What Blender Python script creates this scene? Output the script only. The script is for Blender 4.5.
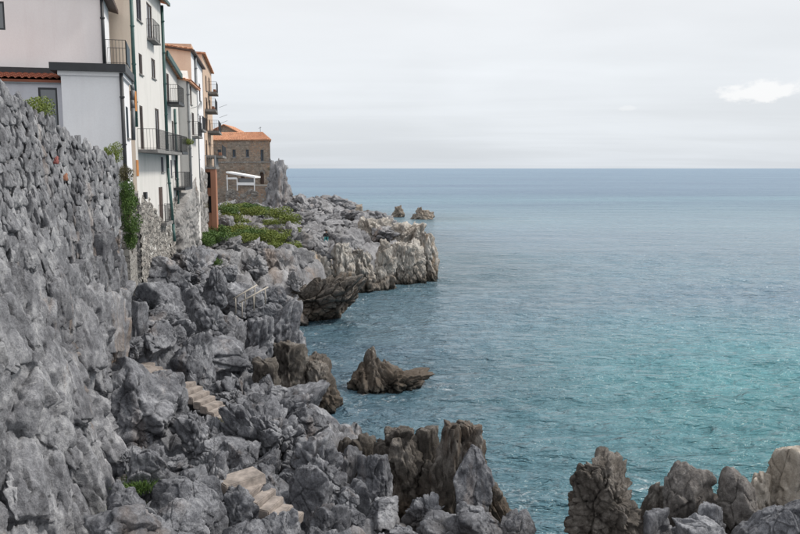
import bpy, bmesh, math, random
import numpy as np

for o in list(bpy.data.objects):
    bpy.data.objects.remove(o, do_unlink=True)
SC = bpy.context.scene
COL = SC.collection
R = math.radians

# ------------------------------------------------------------------ camera
CAM_Z = 12.0
PITCH = R(7.25)
FPX = 778.0                     # focal length in pixels of an 800 px wide frame
cam_d = bpy.data.cameras.new('camera')
cam_d.sensor_width = 36.0
cam_d.lens = 36.0 * FPX / 800.0
cam_d.clip_end = 60000
cam_d.clip_start = 0.1
cam = bpy.data.objects.new('camera', cam_d)
cam.location = (0, 0, CAM_Z)
cam.rotation_euler = (math.pi / 2 - PITCH, 0, 0)
COL.objects.link(cam)
SC.camera = cam

# ------------------------------------------------------------------ sky
SUN_EL, SUN_AZ = R(48), R(82)      # azimuth clockwise from +Y (the view direction)
w = bpy.data.worlds.new('World')
SC.world = w
w.use_nodes = True
nt = w.node_tree
nt.nodes.clear()


def N(tree, kind, **kw):
    n = tree.nodes.new(kind)
    for k, v in kw.items():
        if k in n.inputs:
            n.inputs[k].default_value = v
        else:
            setattr(n, k, v)
    return n


def math_n(tree, op, a, b=None, c=None, clamp=False):
    n = tree.nodes.new('ShaderNodeMath')
    n.operation = op
    n.use_clamp = clamp
    for i, v in enumerate((a, b, c)):
        if v is None:
            continue
        if isinstance(v, (int, float)):
            n.inputs[i].default_value = v
        else:
            tree.links.new(v, n.inputs[i])
    return n.outputs[0]


def mixc(tree, fac, a, b, mode='MIX'):
    n = tree.nodes.new('ShaderNodeMix')
    n.data_type = 'RGBA'
    n.blend_type = mode
    n.clamp_factor = True
    for s, v in ((n.inputs[0], fac), (n.inputs[6], a), (n.inputs[7], b)):
        if isinstance(v, (int, float)):
            s.default_value = v
        elif isinstance(v, tuple):
            s.default_value = v if len(v) == 4 else (*v, 1)
        else:
            tree.links.new(v, s)
    return n.outputs[2]


def ramp(tree, fac, stops, interp='LINEAR'):
    n = tree.nodes.new('ShaderNodeValToRGB')
    n.color_ramp.interpolation = interp
    els = n.color_ramp.elements
    while len(els) < len(stops):
        els.new(0.5)
    for e, (p, c) in zip(els, stops):
        e.position = p
        e.color = (c, c, c, 1) if isinstance(c, (int, float)) else (*c, 1)
    tree.links.new(fac, n.inputs[0])
    return n.outputs[0]


def noise_n(tree, vec, scale, detail=5, rough=0.55, dist=0.0):
    n = N(tree, 'ShaderNodeTexNoise', Scale=scale, Detail=detail, Roughness=rough, Distortion=dist)
    if vec is not None:
        tree.links.new(vec, n.inputs['Vector'])
    return n.outputs[0]


def mapping(tree, vec, scale=(1, 1, 1), loc=(0, 0, 0), rot=(0, 0, 0)):
    n = tree.nodes.new('ShaderNodeMapping')
    n.inputs['Scale'].default_value = scale
    n.inputs['Location'].default_value = loc
    n.inputs['Rotation'].default_value = rot
    tree.links.new(vec, n.inputs['Vector'])
    return n.outputs[0]


sky = N(nt, 'ShaderNodeTexSky', sky_type='NISHITA', sun_disc=False, sun_elevation=SUN_EL,
        sun_rotation=SUN_AZ, air_density=1.0, dust_density=2.0, ozone_density=1.0)
tc = N(nt, 'ShaderNodeTexCoord')
sep = N(nt, 'ShaderNodeSeparateXYZ')
nt.links.new(tc.outputs['Generated'], sep.inputs[0])
up = math_n(nt, 'MAXIMUM', sep.outputs[2], 0.0)
# overcast layer: luminance rises with elevation the way a uniform overcast does
grad = math_n(nt, 'MULTIPLY_ADD', math_n(nt, 'POWER', up, 0.6), 3.9, 7.9)
den = math_n(nt, 'ADD', up, 0.07)
cx = math_n(nt, 'DIVIDE', sep.outputs[0], den)
cy = math_n(nt, 'DIVIDE', sep.outputs[1], den)
cmb = N(nt, 'ShaderNodeCombineXYZ')
nt.links.new(cx, cmb.inputs[0])
nt.links.new(cy, cmb.inputs[1])
streak = noise_n(nt, mapping(nt, cmb.outputs[0], (0.22, 0.55, 1), (3.1, 1.7, 0), (0, 0, 0.25)), 1.0, 7, 0.52, 0.4)
streak_f = ramp(nt, streak, [(0.34, 0.945), (0.68, 1.035)], 'EASE')
soft = noise_n(nt, mapping(nt, tc.outputs['Generated'], (2.2, 2.2, 9.0), (0.4, 0, 0.3)), 1.0, 5, 0.5, 0.3)
soft_f = ramp(nt, soft, [(0.32, 0.95), (0.68, 1.04)], 'EASE')
lum = math_n(nt, 'MULTIPLY', math_n(nt, 'MULTIPLY', grad, streak_f), soft_f)
tint = ramp(nt, up, [(0.0, (0.89, 0.94, 1.0)), (0.12, (0.93, 0.962, 1.0)), (0.26, (0.972, 0.983, 1.0)), (1.0, (0.972, 0.983, 1.0))])
over = N(nt, 'ShaderNodeVectorMath', operation='SCALE')
nt.links.new(tint, over.inputs[0])
nt.links.new(lum, over.inputs['Scale'])


# small bright cumulus clouds, each at its own bearing
def cumulus(px, py, rx, rz, seed, thr=0.34, bright=8.6, base=None):
    ray = np.array([(px - 400) / FPX, math.cos(PITCH) + (267 - py) / FPX * math.sin(PITCH),
                    -math.sin(PITCH) + (267 - py) / FPX * math.cos(PITCH)])
    ray /= np.linalg.norm(ray)
    d = N(nt, 'ShaderNodeVectorMath', operation='SUBTRACT')
    nt.links.new(tc.outputs['Generated'], d.inputs[0])
    d.inputs[1].default_value = ray
    m = mapping(nt, d.outputs[0], (1 / rx, 1 / rx, 1 / rz))
    ln = N(nt, 'ShaderNodeVectorMath', operation='LENGTH')
    nt.links.new(m, ln.inputs[0])
    nz = noise_n(nt, mapping(nt, tc.outputs['Generated'], (30, 30, 55), (seed, 0, 0)), 1.0, 6, 0.6)
    v = math_n(nt, 'SUBTRACT', math_n(nt, 'MULTIPLY', nz, 1.5), math_n(nt, 'MULTIPLY', ln.outputs['Value'], 0.62))
    return ramp(nt, v, [(thr - 0.14, 0), (thr + 0.16, 1)], 'EASE')


c1 = cumulus(764, 91, 0.052, 0.0135, 4.0)
c2 = cumulus(625, 108, 0.018, 0.0045, 9.0, 0.5)
cl = math_n(nt, 'ADD', c1, math_n(nt, 'MULTIPLY', c2, 0.35), clamp=True)
layer = mixc(nt, math_n(nt, 'MULTIPLY', cl, 0.85), over.outputs[0], (9.6, 9.62, 9.65))
out_sky = mixc(nt, 0.93, sky.outputs[0], layer)
bg = N(nt, 'ShaderNodeBackground', Strength=0.050)
nt.links.new(out_sky, bg.inputs[0])
wo = N(nt, 'ShaderNodeOutputWorld')
nt.links.new(bg.outputs[0], wo.inputs[0])

# ------------------------------------------------------------------ sun (veiled)
sd = bpy.data.lights.new('sun', 'SUN')
sd.energy = 1.5
sd.angle = R(10)
sd.color = (1.0, 0.95, 0.87)
so = bpy.data.objects.new('sun', sd)
so.rotation_euler = (math.pi / 2 - SUN_EL, 0, math.pi - SUN_AZ)
so.location = (60, -40, 80)
COL.objects.link(so)

SC.view_settings.view_transform = 'Standard'
SC.view_settings.look = 'None'
SC.view_settings.gamma = 1
SC.view_settings.exposure = 1.08
SC.view_settings.use_curve_mapping = False
SC.cycles.max_bounces = 6
SC.cycles.use_denoising = True


# ================================================================== helpers
def ray(px, py):
    dy = (267 - py) / FPX
    return np.array([(px - 400) / FPX, math.cos(PITCH) + dy * math.sin(PITCH), -math.sin(PITCH) + dy * math.cos(PITCH)])


def at(px, py, Y):                      # world point at distance Y seen in that direction
    r = ray(px, py)
    return np.array([0, 0, CAM_Z]) + r * (Y / r[1])


def atz(px, py, z):
    r = ray(px, py)
    return np.array([0, 0, CAM_Z]) + r * ((z - CAM_Z) / r[2])


rs = np.random.RandomState(7)
PERM = rs.permutation(512).astype(np.int64)
GR = rs.normal(size=(512, 3))
GR /= np.linalg.norm(GR, axis=1, keepdims=True)


def _h(ix, iy, iz):
    return PERM[(PERM[(PERM[ix & 511] + iy) & 511] + iz) & 511]


def perlin(p):
    p = np.asarray(p, float)
    i = np.floor(p).astype(np.int64)
    f = p - i
    u = f * f * f * (f * (f * 6 - 15) + 10)
    r = 0
    for dx in (0, 1):
        wx = u[:, 0] if dx else 1 - u[:, 0]
        for dy in (0, 1):
            wy = u[:, 1] if dy else 1 - u[:, 1]
            for dz in (0, 1):
                wz = u[:, 2] if dz else 1 - u[:, 2]
                g = GR[_h(i[:, 0] + dx, i[:, 1] + dy, i[:, 2] + dz)]
                d = g[:, 0] * (f[:, 0] - dx) + g[:, 1] * (f[:, 1] - dy) + g[:, 2] * (f[:, 2] - dz)
                r = r + wx * wy * wz * d
    return r * 1.5


def fbm(p, octv=4, gain=0.5, lac=2.03):
    a, s, r = 1.0, 1.0, 0
    for k in range(octv):
        r = r + a * perlin(p * s + 17.3 * k)
        a *= gain
        s *= lac
    return r


def ridged(p, octv=4, gain=0.5):
    a, s, r = 1.0, 1.0, 0
    for k in range(octv):
        r = r + a * (1 - 2 * np.abs(perlin(p * s + 9.7 * k)))
        a *= gain
        s *= 2.05
    return r


JIT = rs.rand(512, 3)
CID = rs.rand(512)


def worley(p):
    p = np.asarray(p, float)
    i = np.floor(p).astype(np.int64)
    f1 = np.full(len(p), 9.0)
    f2 = np.full(len(p), 9.0)
    cid = np.zeros(len(p))
    tl = np.zeros(len(p))
    for dx in (-1, 0, 1):
        for dy in (-1, 0, 1):
            for dz in (-1, 0, 1):
                h = _h(i[:, 0] + dx, i[:, 1] + dy, i[:, 2] + dz)
                q = i + np.array([dx, dy, dz]) + JIT[h]
                dv = q - p
                d = (dv ** 2).sum(1)
                new = d < f1
                tl = np.where(new, (GR[h] * dv).sum(1), tl)
                f2 = np.where(new, f1, np.minimum(f2, d))
                cid = np.where(new, CID[h], cid)
                f1 = np.where(new, d, f1)
    return np.sqrt(f1), np.sqrt(f2), cid, tl


def sstep(a, b, x):
    t = np.clip((x - a) / (b - a), 0, 1)
    return t * t * (3 - 2 * t)


def mesh(name, v, f, mat, smooth=False):
    me = bpy.data.meshes.new(name)
    v = np.asarray(v, float)
    me.from_pydata(v.tolist(), [], f if isinstance(f, list) else f.tolist())
    if mat is not None:
        me.materials.append(mat)
    if smooth:
        me.polygons.foreach_set('use_smooth', np.ones(len(me.polygons), bool))
    me.update()
    return me


def link(name, me, parent=None, loc=(0, 0, 0), rot=(0, 0, 0), sc=(1, 1, 1)):
    o = bpy.data.objects.new(name, me)
    o.location = loc
    o.rotation_euler = rot
    o.scale = sc
    COL.objects.link(o)
    if parent is not None:
        o.parent = parent
    return o


def tag(o, label=None, cat=None, group=None, kind=None):
    if label: o['label'] = label
    if cat: o['category'] = cat
    if group: o['group'] = group
    if kind: o['kind'] = kind
    return o


def empty(name, loc, label, cat, group=None):
    o = bpy.data.objects.new(name, None)
    o.empty_display_size = 0.3
    o.location = loc
    COL.objects.link(o)
    return tag(o, label, cat, group)


class MB:                                 # collects simple solids into one mesh
    def __init__(s):
        s.v, s.f = [], []

    def add(s, v, f):
        b = len(s.v)
        s.v += [tuple(map(float, q)) for q in v]
        s.f += [[i + b for i in q] for q in f]

    def hexa(s, p):                       # 8 corners: bottom 4 then top 4
        s.add(p, [[3, 2, 1, 0], [4, 5, 6, 7], [0, 1, 5, 4], [1, 2, 6, 5], [2, 3, 7, 6], [3, 0, 4, 7]])

    def tube(s, a, b, r, n=8):
        a, b = np.array(a, float), np.array(b, float)
        d = b - a
        d /= np.linalg.norm(d)
        u = np.cross(d, (0, 0, 1) if abs(d[2]) < 0.9 else (1, 0, 0))
        u /= np.linalg.norm(u)
        q = np.cross(d, u)
        ring = [np.cos(t) * u * r + np.sin(t) * q * r for t in np.linspace(0, 2 * math.pi, n, endpoint=False)]
        s.add([a + k for k in ring] + [b + k for k in ring],
              [[i, (i + 1) % n, n + (i + 1) % n, n + i] for i in range(n)] + [list(range(n))[::-1], list(range(n, 2 * n))])

    def build(s, name, mat, parent=None, org=(0, 0, 0), smooth=False):
        v = np.array(s.v) - np.array(org)
        return link(name, mesh(name, v, s.f, mat, smooth), parent)


def grid_faces(nu, nv):
    i = np.arange(nu * nv).reshape(nu, nv)
    return np.stack([i[:-1, :-1], i[1:, :-1], i[1:, 1:], i[:-1, 1:]], -1).reshape(-1, 4)


_ico = {}


def ico(n):
    if n not in _ico:
        bm = bmesh.new()
        bmesh.ops.create_icosphere(bm, subdivisions=n, radius=1)
        v = np.array([q.co[:] for q in bm.verts])
        v /= np.linalg.norm(v, axis=1, keepdims=True)
        f = np.array([[q.index for q in t.verts] for t in bm.faces])
        bm.free()
        _ico[n] = (v, f)
    return _ico[n]


# ================================================================== materials
def new_mat(name):
    m = bpy.data.materials.new(name)
    m.use_nodes = True
    t = m.node_tree
    return m, t, t.nodes['Principled BSDF']


def bump(t, bsdf, h, strength, dist, prev=None):
    b = N(t, 'ShaderNodeBump', Strength=strength, Distance=dist)
    t.links.new(h, b.inputs['Height'])
    if prev is not None:
        t.links.new(prev, b.inputs['Normal'])
    t.links.new(b.outputs[0], bsdf.inputs['Normal'])
    return b.outputs[0]


def rock_mat(name, dark, mid, light, stain, stain_amt=0.5, wet=True, scale=1.0, rust=(0.30, 0.19, 0.11), rust_amt=0.5):
    m, t, b = new_mat(name)
    g = N(t, 'ShaderNodeNewGeometry')
    pos = g.outputs['Position']
    n1 = noise_n(t, pos, 0.9 * scale, 9, 0.66, 0.35)
    n2 = noise_n(t, mapping(t, pos, (1, 1, 0.7)), 5.5 * scale, 7, 0.68, 0.3)
    n3 = noise_n(t, pos, 26 * scale, 5, 0.7)
    mixn = math_n(t, 'ADD', math_n(t, 'MULTIPLY', n1, 0.5), math_n(t, 'ADD', math_n(t, 'MULTIPLY', n2, 0.33), math_n(t, 'MULTIPLY', n3, 0.17)))
    c = ramp(t, mixn, [(0.385, dark), (0.50, mid), (0.615, light)])
    st = noise_n(t, mapping(t, pos, (1, 1, 0.45), (5, 3, 1)), 0.55 * scale, 6, 0.6, 0.6)
    c = mixc(t, math_n(t, 'MULTIPLY', ramp(t, st, [(0.50, 0), (0.68, 1)]), stain_amt), c, stain)
    # ochre and rust seeping down some faces
    ru = noise_n(t, mapping(t, pos, (1, 1, 0.22), (11, 7, 3)), 0.75 * scale, 5, 0.6, 0.4)
    c = mixc(t, math_n(t, 'MULTIPLY', ramp(t, ru, [(0.58, 0), (0.70, 1)]), rust_amt), c, rust)
    # black lichen speckle
    li = noise_n(t, pos, 9 * scale, 6, 0.75, 0.3)
    c = mixc(t, math_n(t, 'MULTIPLY', ramp(t, li, [(0.57, 0), (0.66, 1)]), 0.45), c, (0.035, 0.034, 0.036))
    # pale calcite veins and scars
    ve = noise_n(t, mapping(t, pos, (1.3, 1.3, 0.6), (2, 9, 4)), 2.4 * scale, 4, 0.6, 1.2)
    c = mixc(t, math_n(t, 'MULTIPLY', ramp(t, ve, [(0.60, 0), (0.74, 1)]), 0.22), c, tuple(min(0.6, q * 1.35) for q in light))
    rough = 0.9
    if wet:                                # algae and wet rock in the splash zone
        sp = N(t, 'ShaderNodeSeparateXYZ')
        t.links.new(pos, sp.inputs[0])
        zz = math_n(t, 'ADD', sp.outputs[2], math_n(t, 'MULTIPLY_ADD', n1, 1.3, -0.65))
        k = N(t, 'ShaderNodeMapRange')
        t.links.new(zz, k.inputs[0])
        k.inputs[1].default_value, k.inputs[2].default_value = 1.9, 0.7
        k.inputs[3].default_value, k.inputs[4].default_value = 0, 0.72
        c = mixc(t, k.outputs[0], c, (0.095, 0.074, 0.056))
        k2 = N(t, 'ShaderNodeMapRange')
        t.links.new(zz, k2.inputs[0])
        k2.inputs[1].default_value, k2.inputs[2].default_value = 0.45, 0.1
        c = mixc(t, k2.outputs[0], c, (0.022, 0.021, 0.017))
        t.links.new(math_n(t, 'MULTIPLY_ADD', k2.outputs[0], -0.55, 0.9), b.inputs['Roughness'])
    else:
        b.inputs['Roughness'].default_value = rough
    t.links.new(c, b.inputs['Base Color'])
    b.inputs['Specular IOR Level'].default_value = 0.25
    p1 = bump(t, b, n2, 0.9, 0.09 / scale)
    p2 = bump(t, b, n3, 0.9, 0.035 / scale, p1)
    bump(t, b, li, 0.5, 0.05 / scale, p2)
    return m


M_ROCK = rock_mat('rock_grey', (0.042, 0.043, 0.050), (0.172, 0.177, 0.195), (0.40, 0.407, 0.432), (0.075, 0.077, 0.086), rust_amt=0.22)
M_BROWN = rock_mat('rock_brown', (0.042, 0.037, 0.033), (0.122, 0.109, 0.097), (0.27, 0.25, 0.23), (0.068, 0.059, 0.05), rust_amt=0.4, rust=(0.17, 0.105, 0.065))
M_PALE = rock_mat('rock_pale', (0.12, 0.11, 0.10), (0.37, 0.345, 0.315), (0.64, 0.61, 0.57), (0.24, 0.195, 0.15), rust_amt=0.65, rust=(0.36, 0.23, 0.125), scale=1.0)
M_WARM = rock_mat('rock_warm_grey', (0.060, 0.055, 0.052), (0.16, 0.149, 0.142), (0.34, 0.323, 0.31), (0.09, 0.078, 0.068), rust_amt=0.45)
M_TAN = rock_mat('rock_tan', (0.20, 0.175, 0.15), (0.47, 0.425, 0.37), (0.68, 0.635, 0.58), (0.33, 0.27, 0.21), rust_amt=0.5, rust=(0.42, 0.29, 0.18), wet=False)
M_FTAN = rock_mat('rock_tan_far', (0.11, 0.092, 0.076), (0.26, 0.225, 0.19), (0.42, 0.375, 0.325), (0.16, 0.13, 0.10), rust_amt=0.4, wet=False, scale=0.6)
M_CLIFF = rock_mat('rock_cliff', (0.065, 0.066, 0.074), (0.225, 0.229, 0.247), (0.47, 0.473, 0.492), (0.09, 0.09, 0.10), rust_amt=0.7, rust=(0.42, 0.29, 0.19), wet=False)
M_STONE = rock_mat('rubble_stone', (0.070, 0.071, 0.079), (0.235, 0.239, 0.257), (0.49, 0.493, 0.51), (0.10, 0.10, 0.11), rust_amt=0.3, wet=False, scale=1.4)
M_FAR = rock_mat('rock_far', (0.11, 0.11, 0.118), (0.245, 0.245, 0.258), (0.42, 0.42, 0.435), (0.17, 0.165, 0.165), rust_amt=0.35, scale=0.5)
M_HCLIFF = rock_mat('rock_under_houses', (0.15, 0.145, 0.14), (0.31, 0.30, 0.295), (0.50, 0.49, 0.48), (0.15, 0.14, 0.135), rust_amt=0.35, wet=False, scale=0.8)


def plaster(name, col, dirt=(0.25, 0.23, 0.21), amt=0.5, vert=True):
    m, t, b = new_mat(name)
    g = N(t, 'ShaderNodeNewGeometry')
    pos = g.outputs['Position']
    n1 = noise_n(t, mapping(t, pos, (1, 1, 0.16 if vert else 1)), 1.3, 6, 0.62, 0.4)
    n2 = noise_n(t, pos, 0.6, 5, 0.6)
    n3 = noise_n(t, pos, 14, 5, 0.65)
    f = math_n(t, 'MULTIPLY', ramp(t, n1, [(0.50, 0), (0.78, 1)]), amt)
    c = mixc(t, f, col, dirt)
    c = mixc(t, ramp(t, n2, [(0.35, 0), (0.7, 0.22)]), c, tuple(q * 0.82 for q in col))
    c = mixc(t, ramp(t, n3, [(0.45, 0), (0.8, 0.16)]), c, dirt)
    t.links.new(c, b.inputs['Base Color'])
    b.inputs['Roughness'].default_value = 0.9
    b.inputs['Specular IOR Level'].default_value = 0.2
    bump(t, b, n3, 0.25, 0.02)
    return m


def plain(name, col, rough=0.6, metal=0.0, var=0.2):
    m, t, b = new_mat(name)
    g = N(t, 'ShaderNodeNewGeometry')
    n = noise_n(t, g.outputs['Position'], 3.5, 6, 0.65)
    c = mixc(t, ramp(t, n, [(0.35, 0), (0.7, 1)]), tuple(q * (1 - var) for q in col), tuple(min(1, q * (1 + var)) for q in col))
    t.links.new(c, b.inputs['Base Color'])
    b.inputs['Roughness'].default_value = rough
    b.inputs['Metallic'].default_value = metal
    return m


def masonry(name, a, bcol, mortar, scale, brick=None):
    m, t, b = new_mat(name)
    g = N(t, 'ShaderNodeNewGeometry')
    pos = mapping(t, g.outputs['Position'], (1, 1, 1.35))
    wob = N(t, 'ShaderNodeTexNoise', Scale=scale * 1.5, Detail=3)
    t.links.new(pos, wob.inputs['Vector'])
    off = N(t, 'ShaderNodeVectorMath', operation='MULTIPLY_ADD')
    t.links.new(wob.outputs['Color'], off.inputs[0])
    off.inputs[1].default_value = (0.25 / scale,) * 3
    t.links.new(pos, off.inputs[2])
    v = N(t, 'ShaderNodeTexVoronoi', Scale=scale)
    t.links.new(off.outputs[0], v.inputs['Vector'])
    e = N(t, 'ShaderNodeTexVoronoi', Scale=scale, feature='DISTANCE_TO_EDGE')
    t.links.new(off.outputs[0], e.inputs['Vector'])
    sp = N(t, 'ShaderNodeSeparateColor')
    t.links.new(v.outputs['Color'], sp.inputs[0])
    c = mixc(t, sp.outputs[0], a, bcol)
    if brick:
        n0 = noise_n(t, g.outputs['Position'], 0.35, 4, 0.6)
        c = mixc(t, math_n(t, 'MULTIPLY', ramp(t, n0, [(0.45, 0), (0.62, 1)]), 0.75), c, brick)
    n2 = noise_n(t, g.outputs['Position'], 2.0, 6, 0.65)
    c = mixc(t, ramp(t, n2, [(0.4, 0), (0.75, 0.6)]), c, tuple(q * 0.45 for q in a))
    ed = ramp(t, e.outputs['Distance'], [(0.02, 0), (0.10, 1)])
    c = mixc(t, ed, mortar, c)
    t.links.new(c, b.inputs['Base Color'])
    b.inputs['Roughness'].default_value = 0.92
    b.inputs['Specular IOR Level'].default_value = 0.2
    p = bump(t, b, ed, 0.9, 0.05)
    bump(t, b, n2, 0.6, 0.05, p)
    return m


M_PINK = plaster('plaster_pinkish', (0.83, 0.775, 0.765), (0.62, 0.52, 0.51), 0.35)
M_WHITE = plaster('plaster_white', (0.66, 0.64, 0.62), (0.36, 0.38, 0.34), 0.6)
M_ANNEX = plaster('plaster_cool_white', (0.77, 0.77, 0.79), (0.54, 0.50, 0.52), 0.3)
M_GREYPL = plaster('plaster_grey', (0.52, 0.52, 0.56), (0.30, 0.26, 0.28), 0.4)
M_CREAM = plaster('plaster_cream', (0.80, 0.68, 0.56), (0.55, 0.40, 0.31), 0.5)
M_PEACH = plaster('plaster_peach', (0.78, 0.62, 0.49), (0.50, 0.30, 0.22), 0.5)
M_ORANGE = plaster('plaster_orange', (0.56, 0.42, 0.32), (0.34, 0.24, 0.19), 0.6)
M_TERRA = plaster('plaster_terracotta', (0.36, 0.18, 0.12), (0.20, 0.12, 0.09), 0.7)
M_ROUGHC = plaster('rough_render', (0.36, 0.34, 0.32), (0.15, 0.14, 0.13), 0.8, False)
M_STONEB = masonry('masonry_grey', (0.27, 0.25, 0.23), (0.40, 0.385, 0.36), (0.20, 0.19, 0.18), 3.2)
M_STONEF = masonry('masonry_warm', (0.20, 0.165, 0.135), (0.38, 0.32, 0.265), (0.27, 0.24, 0.21), 2.0, (0.36, 0.23, 0.155))
M_DARK = plain('dark_metal', (0.022, 0.024, 0.028), 0.5, 0.0)
M_GREEN = plain('green_paint', (0.03, 0.085, 0.08), 0.5)
M_PIPE = plain('grey_pipe', (0.16, 0.17, 0.18), 0.5)
M_SHUT = plain('shutter_grey', (0.10, 0.10, 0.125), 0.6)
M_SHUTB = plain('shutter_brown', (0.085, 0.055, 0.045), 0.7)
M_SHUTT = plain('shutter_teal', (0.03, 0.055, 0.075), 0.6)
M_FRAMEW = plain('frame_white', (0.62, 0.62, 0.62), 0.5, 0, 0.06)
M_SLAB = plain('slab_concrete', (0.20, 0.195, 0.19), 0.85)
M_CONC = plain('step_concrete', (0.27, 0.235, 0.212), 0.9, 0, 0.4)
M_CANVAS = plain('white_canvas', (0.76, 0.77, 0.78), 0.7, 0, 0.05)
M_WOOD = plain('pale_wood', (0.36, 0.33, 0.29), 0.8)
M_REDC = plain('red_stone', (0.28, 0.10, 0.09), 0.9)
M_ORSTAIN = plain('orange_board', (0.48, 0.20, 0.06), 0.8)


def glass_mat(name, col):
    m, t, b = new_mat(name)
    b.inputs['Base Color'].default_value = (*col, 1)
    b.inputs['Roughness'].default_value = 0.08
    b.inputs['Specular IOR Level'].default_value = 0.6
    return m


M_PANE = glass_mat('window_glass', (0.02, 0.024, 0.03))
M_PANEG = glass_mat('frosted_glass', (0.16, 0.17, 0.18))


def tile_mat():
    m, t, b = new_mat('roof_tile')
    g = N(t, 'ShaderNodeNewGeometry')
    n = noise_n(t, g.outputs['Position'], 5, 5, 0.7)
    n2 = noise_n(t, g.outputs['Position'], 0.8, 5, 0.6)
    c = ramp(t, n, [(0.36, (0.34, 0.13, 0.07)), (0.5, (0.56, 0.28, 0.16)), (0.66, (0.68, 0.43, 0.29))])
    c = mixc(t, ramp(t, n2, [(0.5, 0), (0.75, 0.5)]), c, (0.20, 0.13, 0.10))
    t.links.new(c, b.inputs['Base Color'])
    b.inputs['Roughness'].default_value = 0.85
    return m


M_TILE = tile_mat()
M_TILED = plaster('roof_tile_dark', (0.26, 0.10, 0.065), (0.13, 0.06, 0.045), 0.6, False)


def leaf_mat(name, a, c2):
    m, t, b = new_mat(name)
    g = N(t, 'ShaderNodeNewGeometry')
    n = noise_n(t, g.outputs['Position'], 1.7, 4, 0.6)
    r = math_n(t, 'ADD', math_n(t, 'MULTIPLY', g.outputs['Random Per Island'], 0.5), math_n(t, 'MULTIPLY', n, 0.5))
    c = ramp(t, r, [(0.25, a), (0.75, c2)])
    t.links.new(c, b.inputs['Base Color'])
    b.inputs['Roughness'].default_value = 0.6
    b.inputs['Specular IOR Level'].default_value = 0.3
    return m


M_LEAF = leaf_mat('leaf_green', (0.040, 0.085, 0.022), (0.115, 0.185, 0.045))
M_LEAFY = leaf_mat('leaf_yellowgreen', (0.085, 0.125, 0.022), (0.225, 0.265, 0.065))
M_LEAFB = leaf_mat('leaf_dry', (0.06, 0.055, 0.028), (0.13, 0.115, 0.055))

# ================================================================== terrain
COASTPX = [(1180, 470), (960, 478), (800, 486), (700, 492), (640, 497), (585, 506), (556, 524), (548, 560), (528, 545),
           (522, 505), (480, 476), (400, 456), (345, 444), (326, 434), (318, 425), (344, 412), (350, 396),
           (338, 380), (315, 360), (298, 344), (300, 333), (338, 326), (346, 306), (392, 293), (438, 283)]
coast = [atz(px, py, 0)[:2] for px, py in COASTPX]
coast += [np.array(q) for q in [(5.2, 92), (4.0, 108), (-2, 128), (-6, 150), (-7.5, 178), (-10.5, 206), (-20, 215), (-40, 205),
                                (-75, 200), (-75, 4), (40, 4)]]
coast = np.array(coast)


def sdist(P):                            # signed distance to the coast, + on land
    d = np.full(len(P), 1e9)
    ins = np.zeros(len(P), bool)
    n = len(coast)
    for i in range(n):
        a, b = coast[i], coast[(i + 1) % n]
        e = b - a
        t = np.clip(((P - a) @ e) / (e @ e), 0, 1)
        d = np.minimum(d, np.linalg.norm(P - a - t[:, None] * e, axis=1))
        c = (a[1] > P[:, 1]) != (b[1] > P[:, 1])
        xi = (b[0] - a[0]) * (P[:, 1] - a[1]) / (b[1] - a[1] + 1e-12) + a[0]
        ins ^= c & (P[:, 0] < xi)
    return np.where(ins, d, -d)


CTRL = [(105, 534, 15), (122, 400, 24), (135, 320, 30), (150, 282, 40), (190, 266, 48), (205, 246, 62), (217, 214, 85),
        (268, 209, 120), (240, 240, 70), (300, 241, 76), (330, 216, 122), (290, 206, 140), (420, 240, 86), (392, 224, 102),
        (300, 256, 70), (350, 258, 74), (300, 280, 60), (250, 300, 46), (280, 345, 41), (200, 345, 37), (160, 305, 35),
        (180, 384, 28.6), (225, 415, 27.2), (250, 400, 30.5), (320, 396, 36.5), (200, 450, 23), (290, 440, 25.5), (150, 500, 18),
        (240, 480, 19.7), (288, 524, 18.8), (350, 455, 26.5), (400, 534, 20), (520, 530, 22), (600, 534, 20.5), (800, 534, 20),
        (450, 500, 24.5), (330, 520, 20), (260, 330, 44), (345, 212, 195), (225, 214, 98)]
LOWER = {(600, 534): 1.3, (800, 534): 1.4, (520, 530): 0.6, (350, 455): 0.9, (450, 500): 0.9, (400, 534): 0.4, (320, 396): 0.5, (280, 345): 0.5}
CP = np.array([at(*q) - np.array([0, 0, LOWER.get(q[:2], 0)]) for q in CTRL] + [(-14, 25, 4.5), (-14, 15, 3.0), (-11, 20, 4.0), (-9, 13, 3.0), (-30, 60, 11), (-40, 110, 9), (-30, 150, 7), (-20, 30, 10),
                                        (0, 8, 2.5), (12, 8, 1), (-10.5, 200, 3.5), (-60, 120, 10), (-60, 40, 12), (-60, 190, 5)])


def zland(x, y):
    P = np.stack([np.ravel(x), np.ravel(y)], 1)
    num = np.zeros(len(P))
    den = np.zeros(len(P))
    for c in CP:
        sc_ = 0.6 + 0.03 * c[1]
        wgt = 1.0 / ((((P - c[:2]) ** 2).sum(1) / sc_ ** 2) + 0.15) ** 1.6
        num += wgt * c[2]
        den += wgt
    z = num / den
    s = sdist(P)
    ins = np.clip(0.03 * P[:, 1], 0.4, 2.6)
    return -3.0 + (z + 3.0) * sstep(ins - 0.8, ins + 1.0 + 0.02 * P[:, 1], s), s


def ground_z(x, y):
    return float(zland(np.array([x]), np.array([y]))[0][0])


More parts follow.
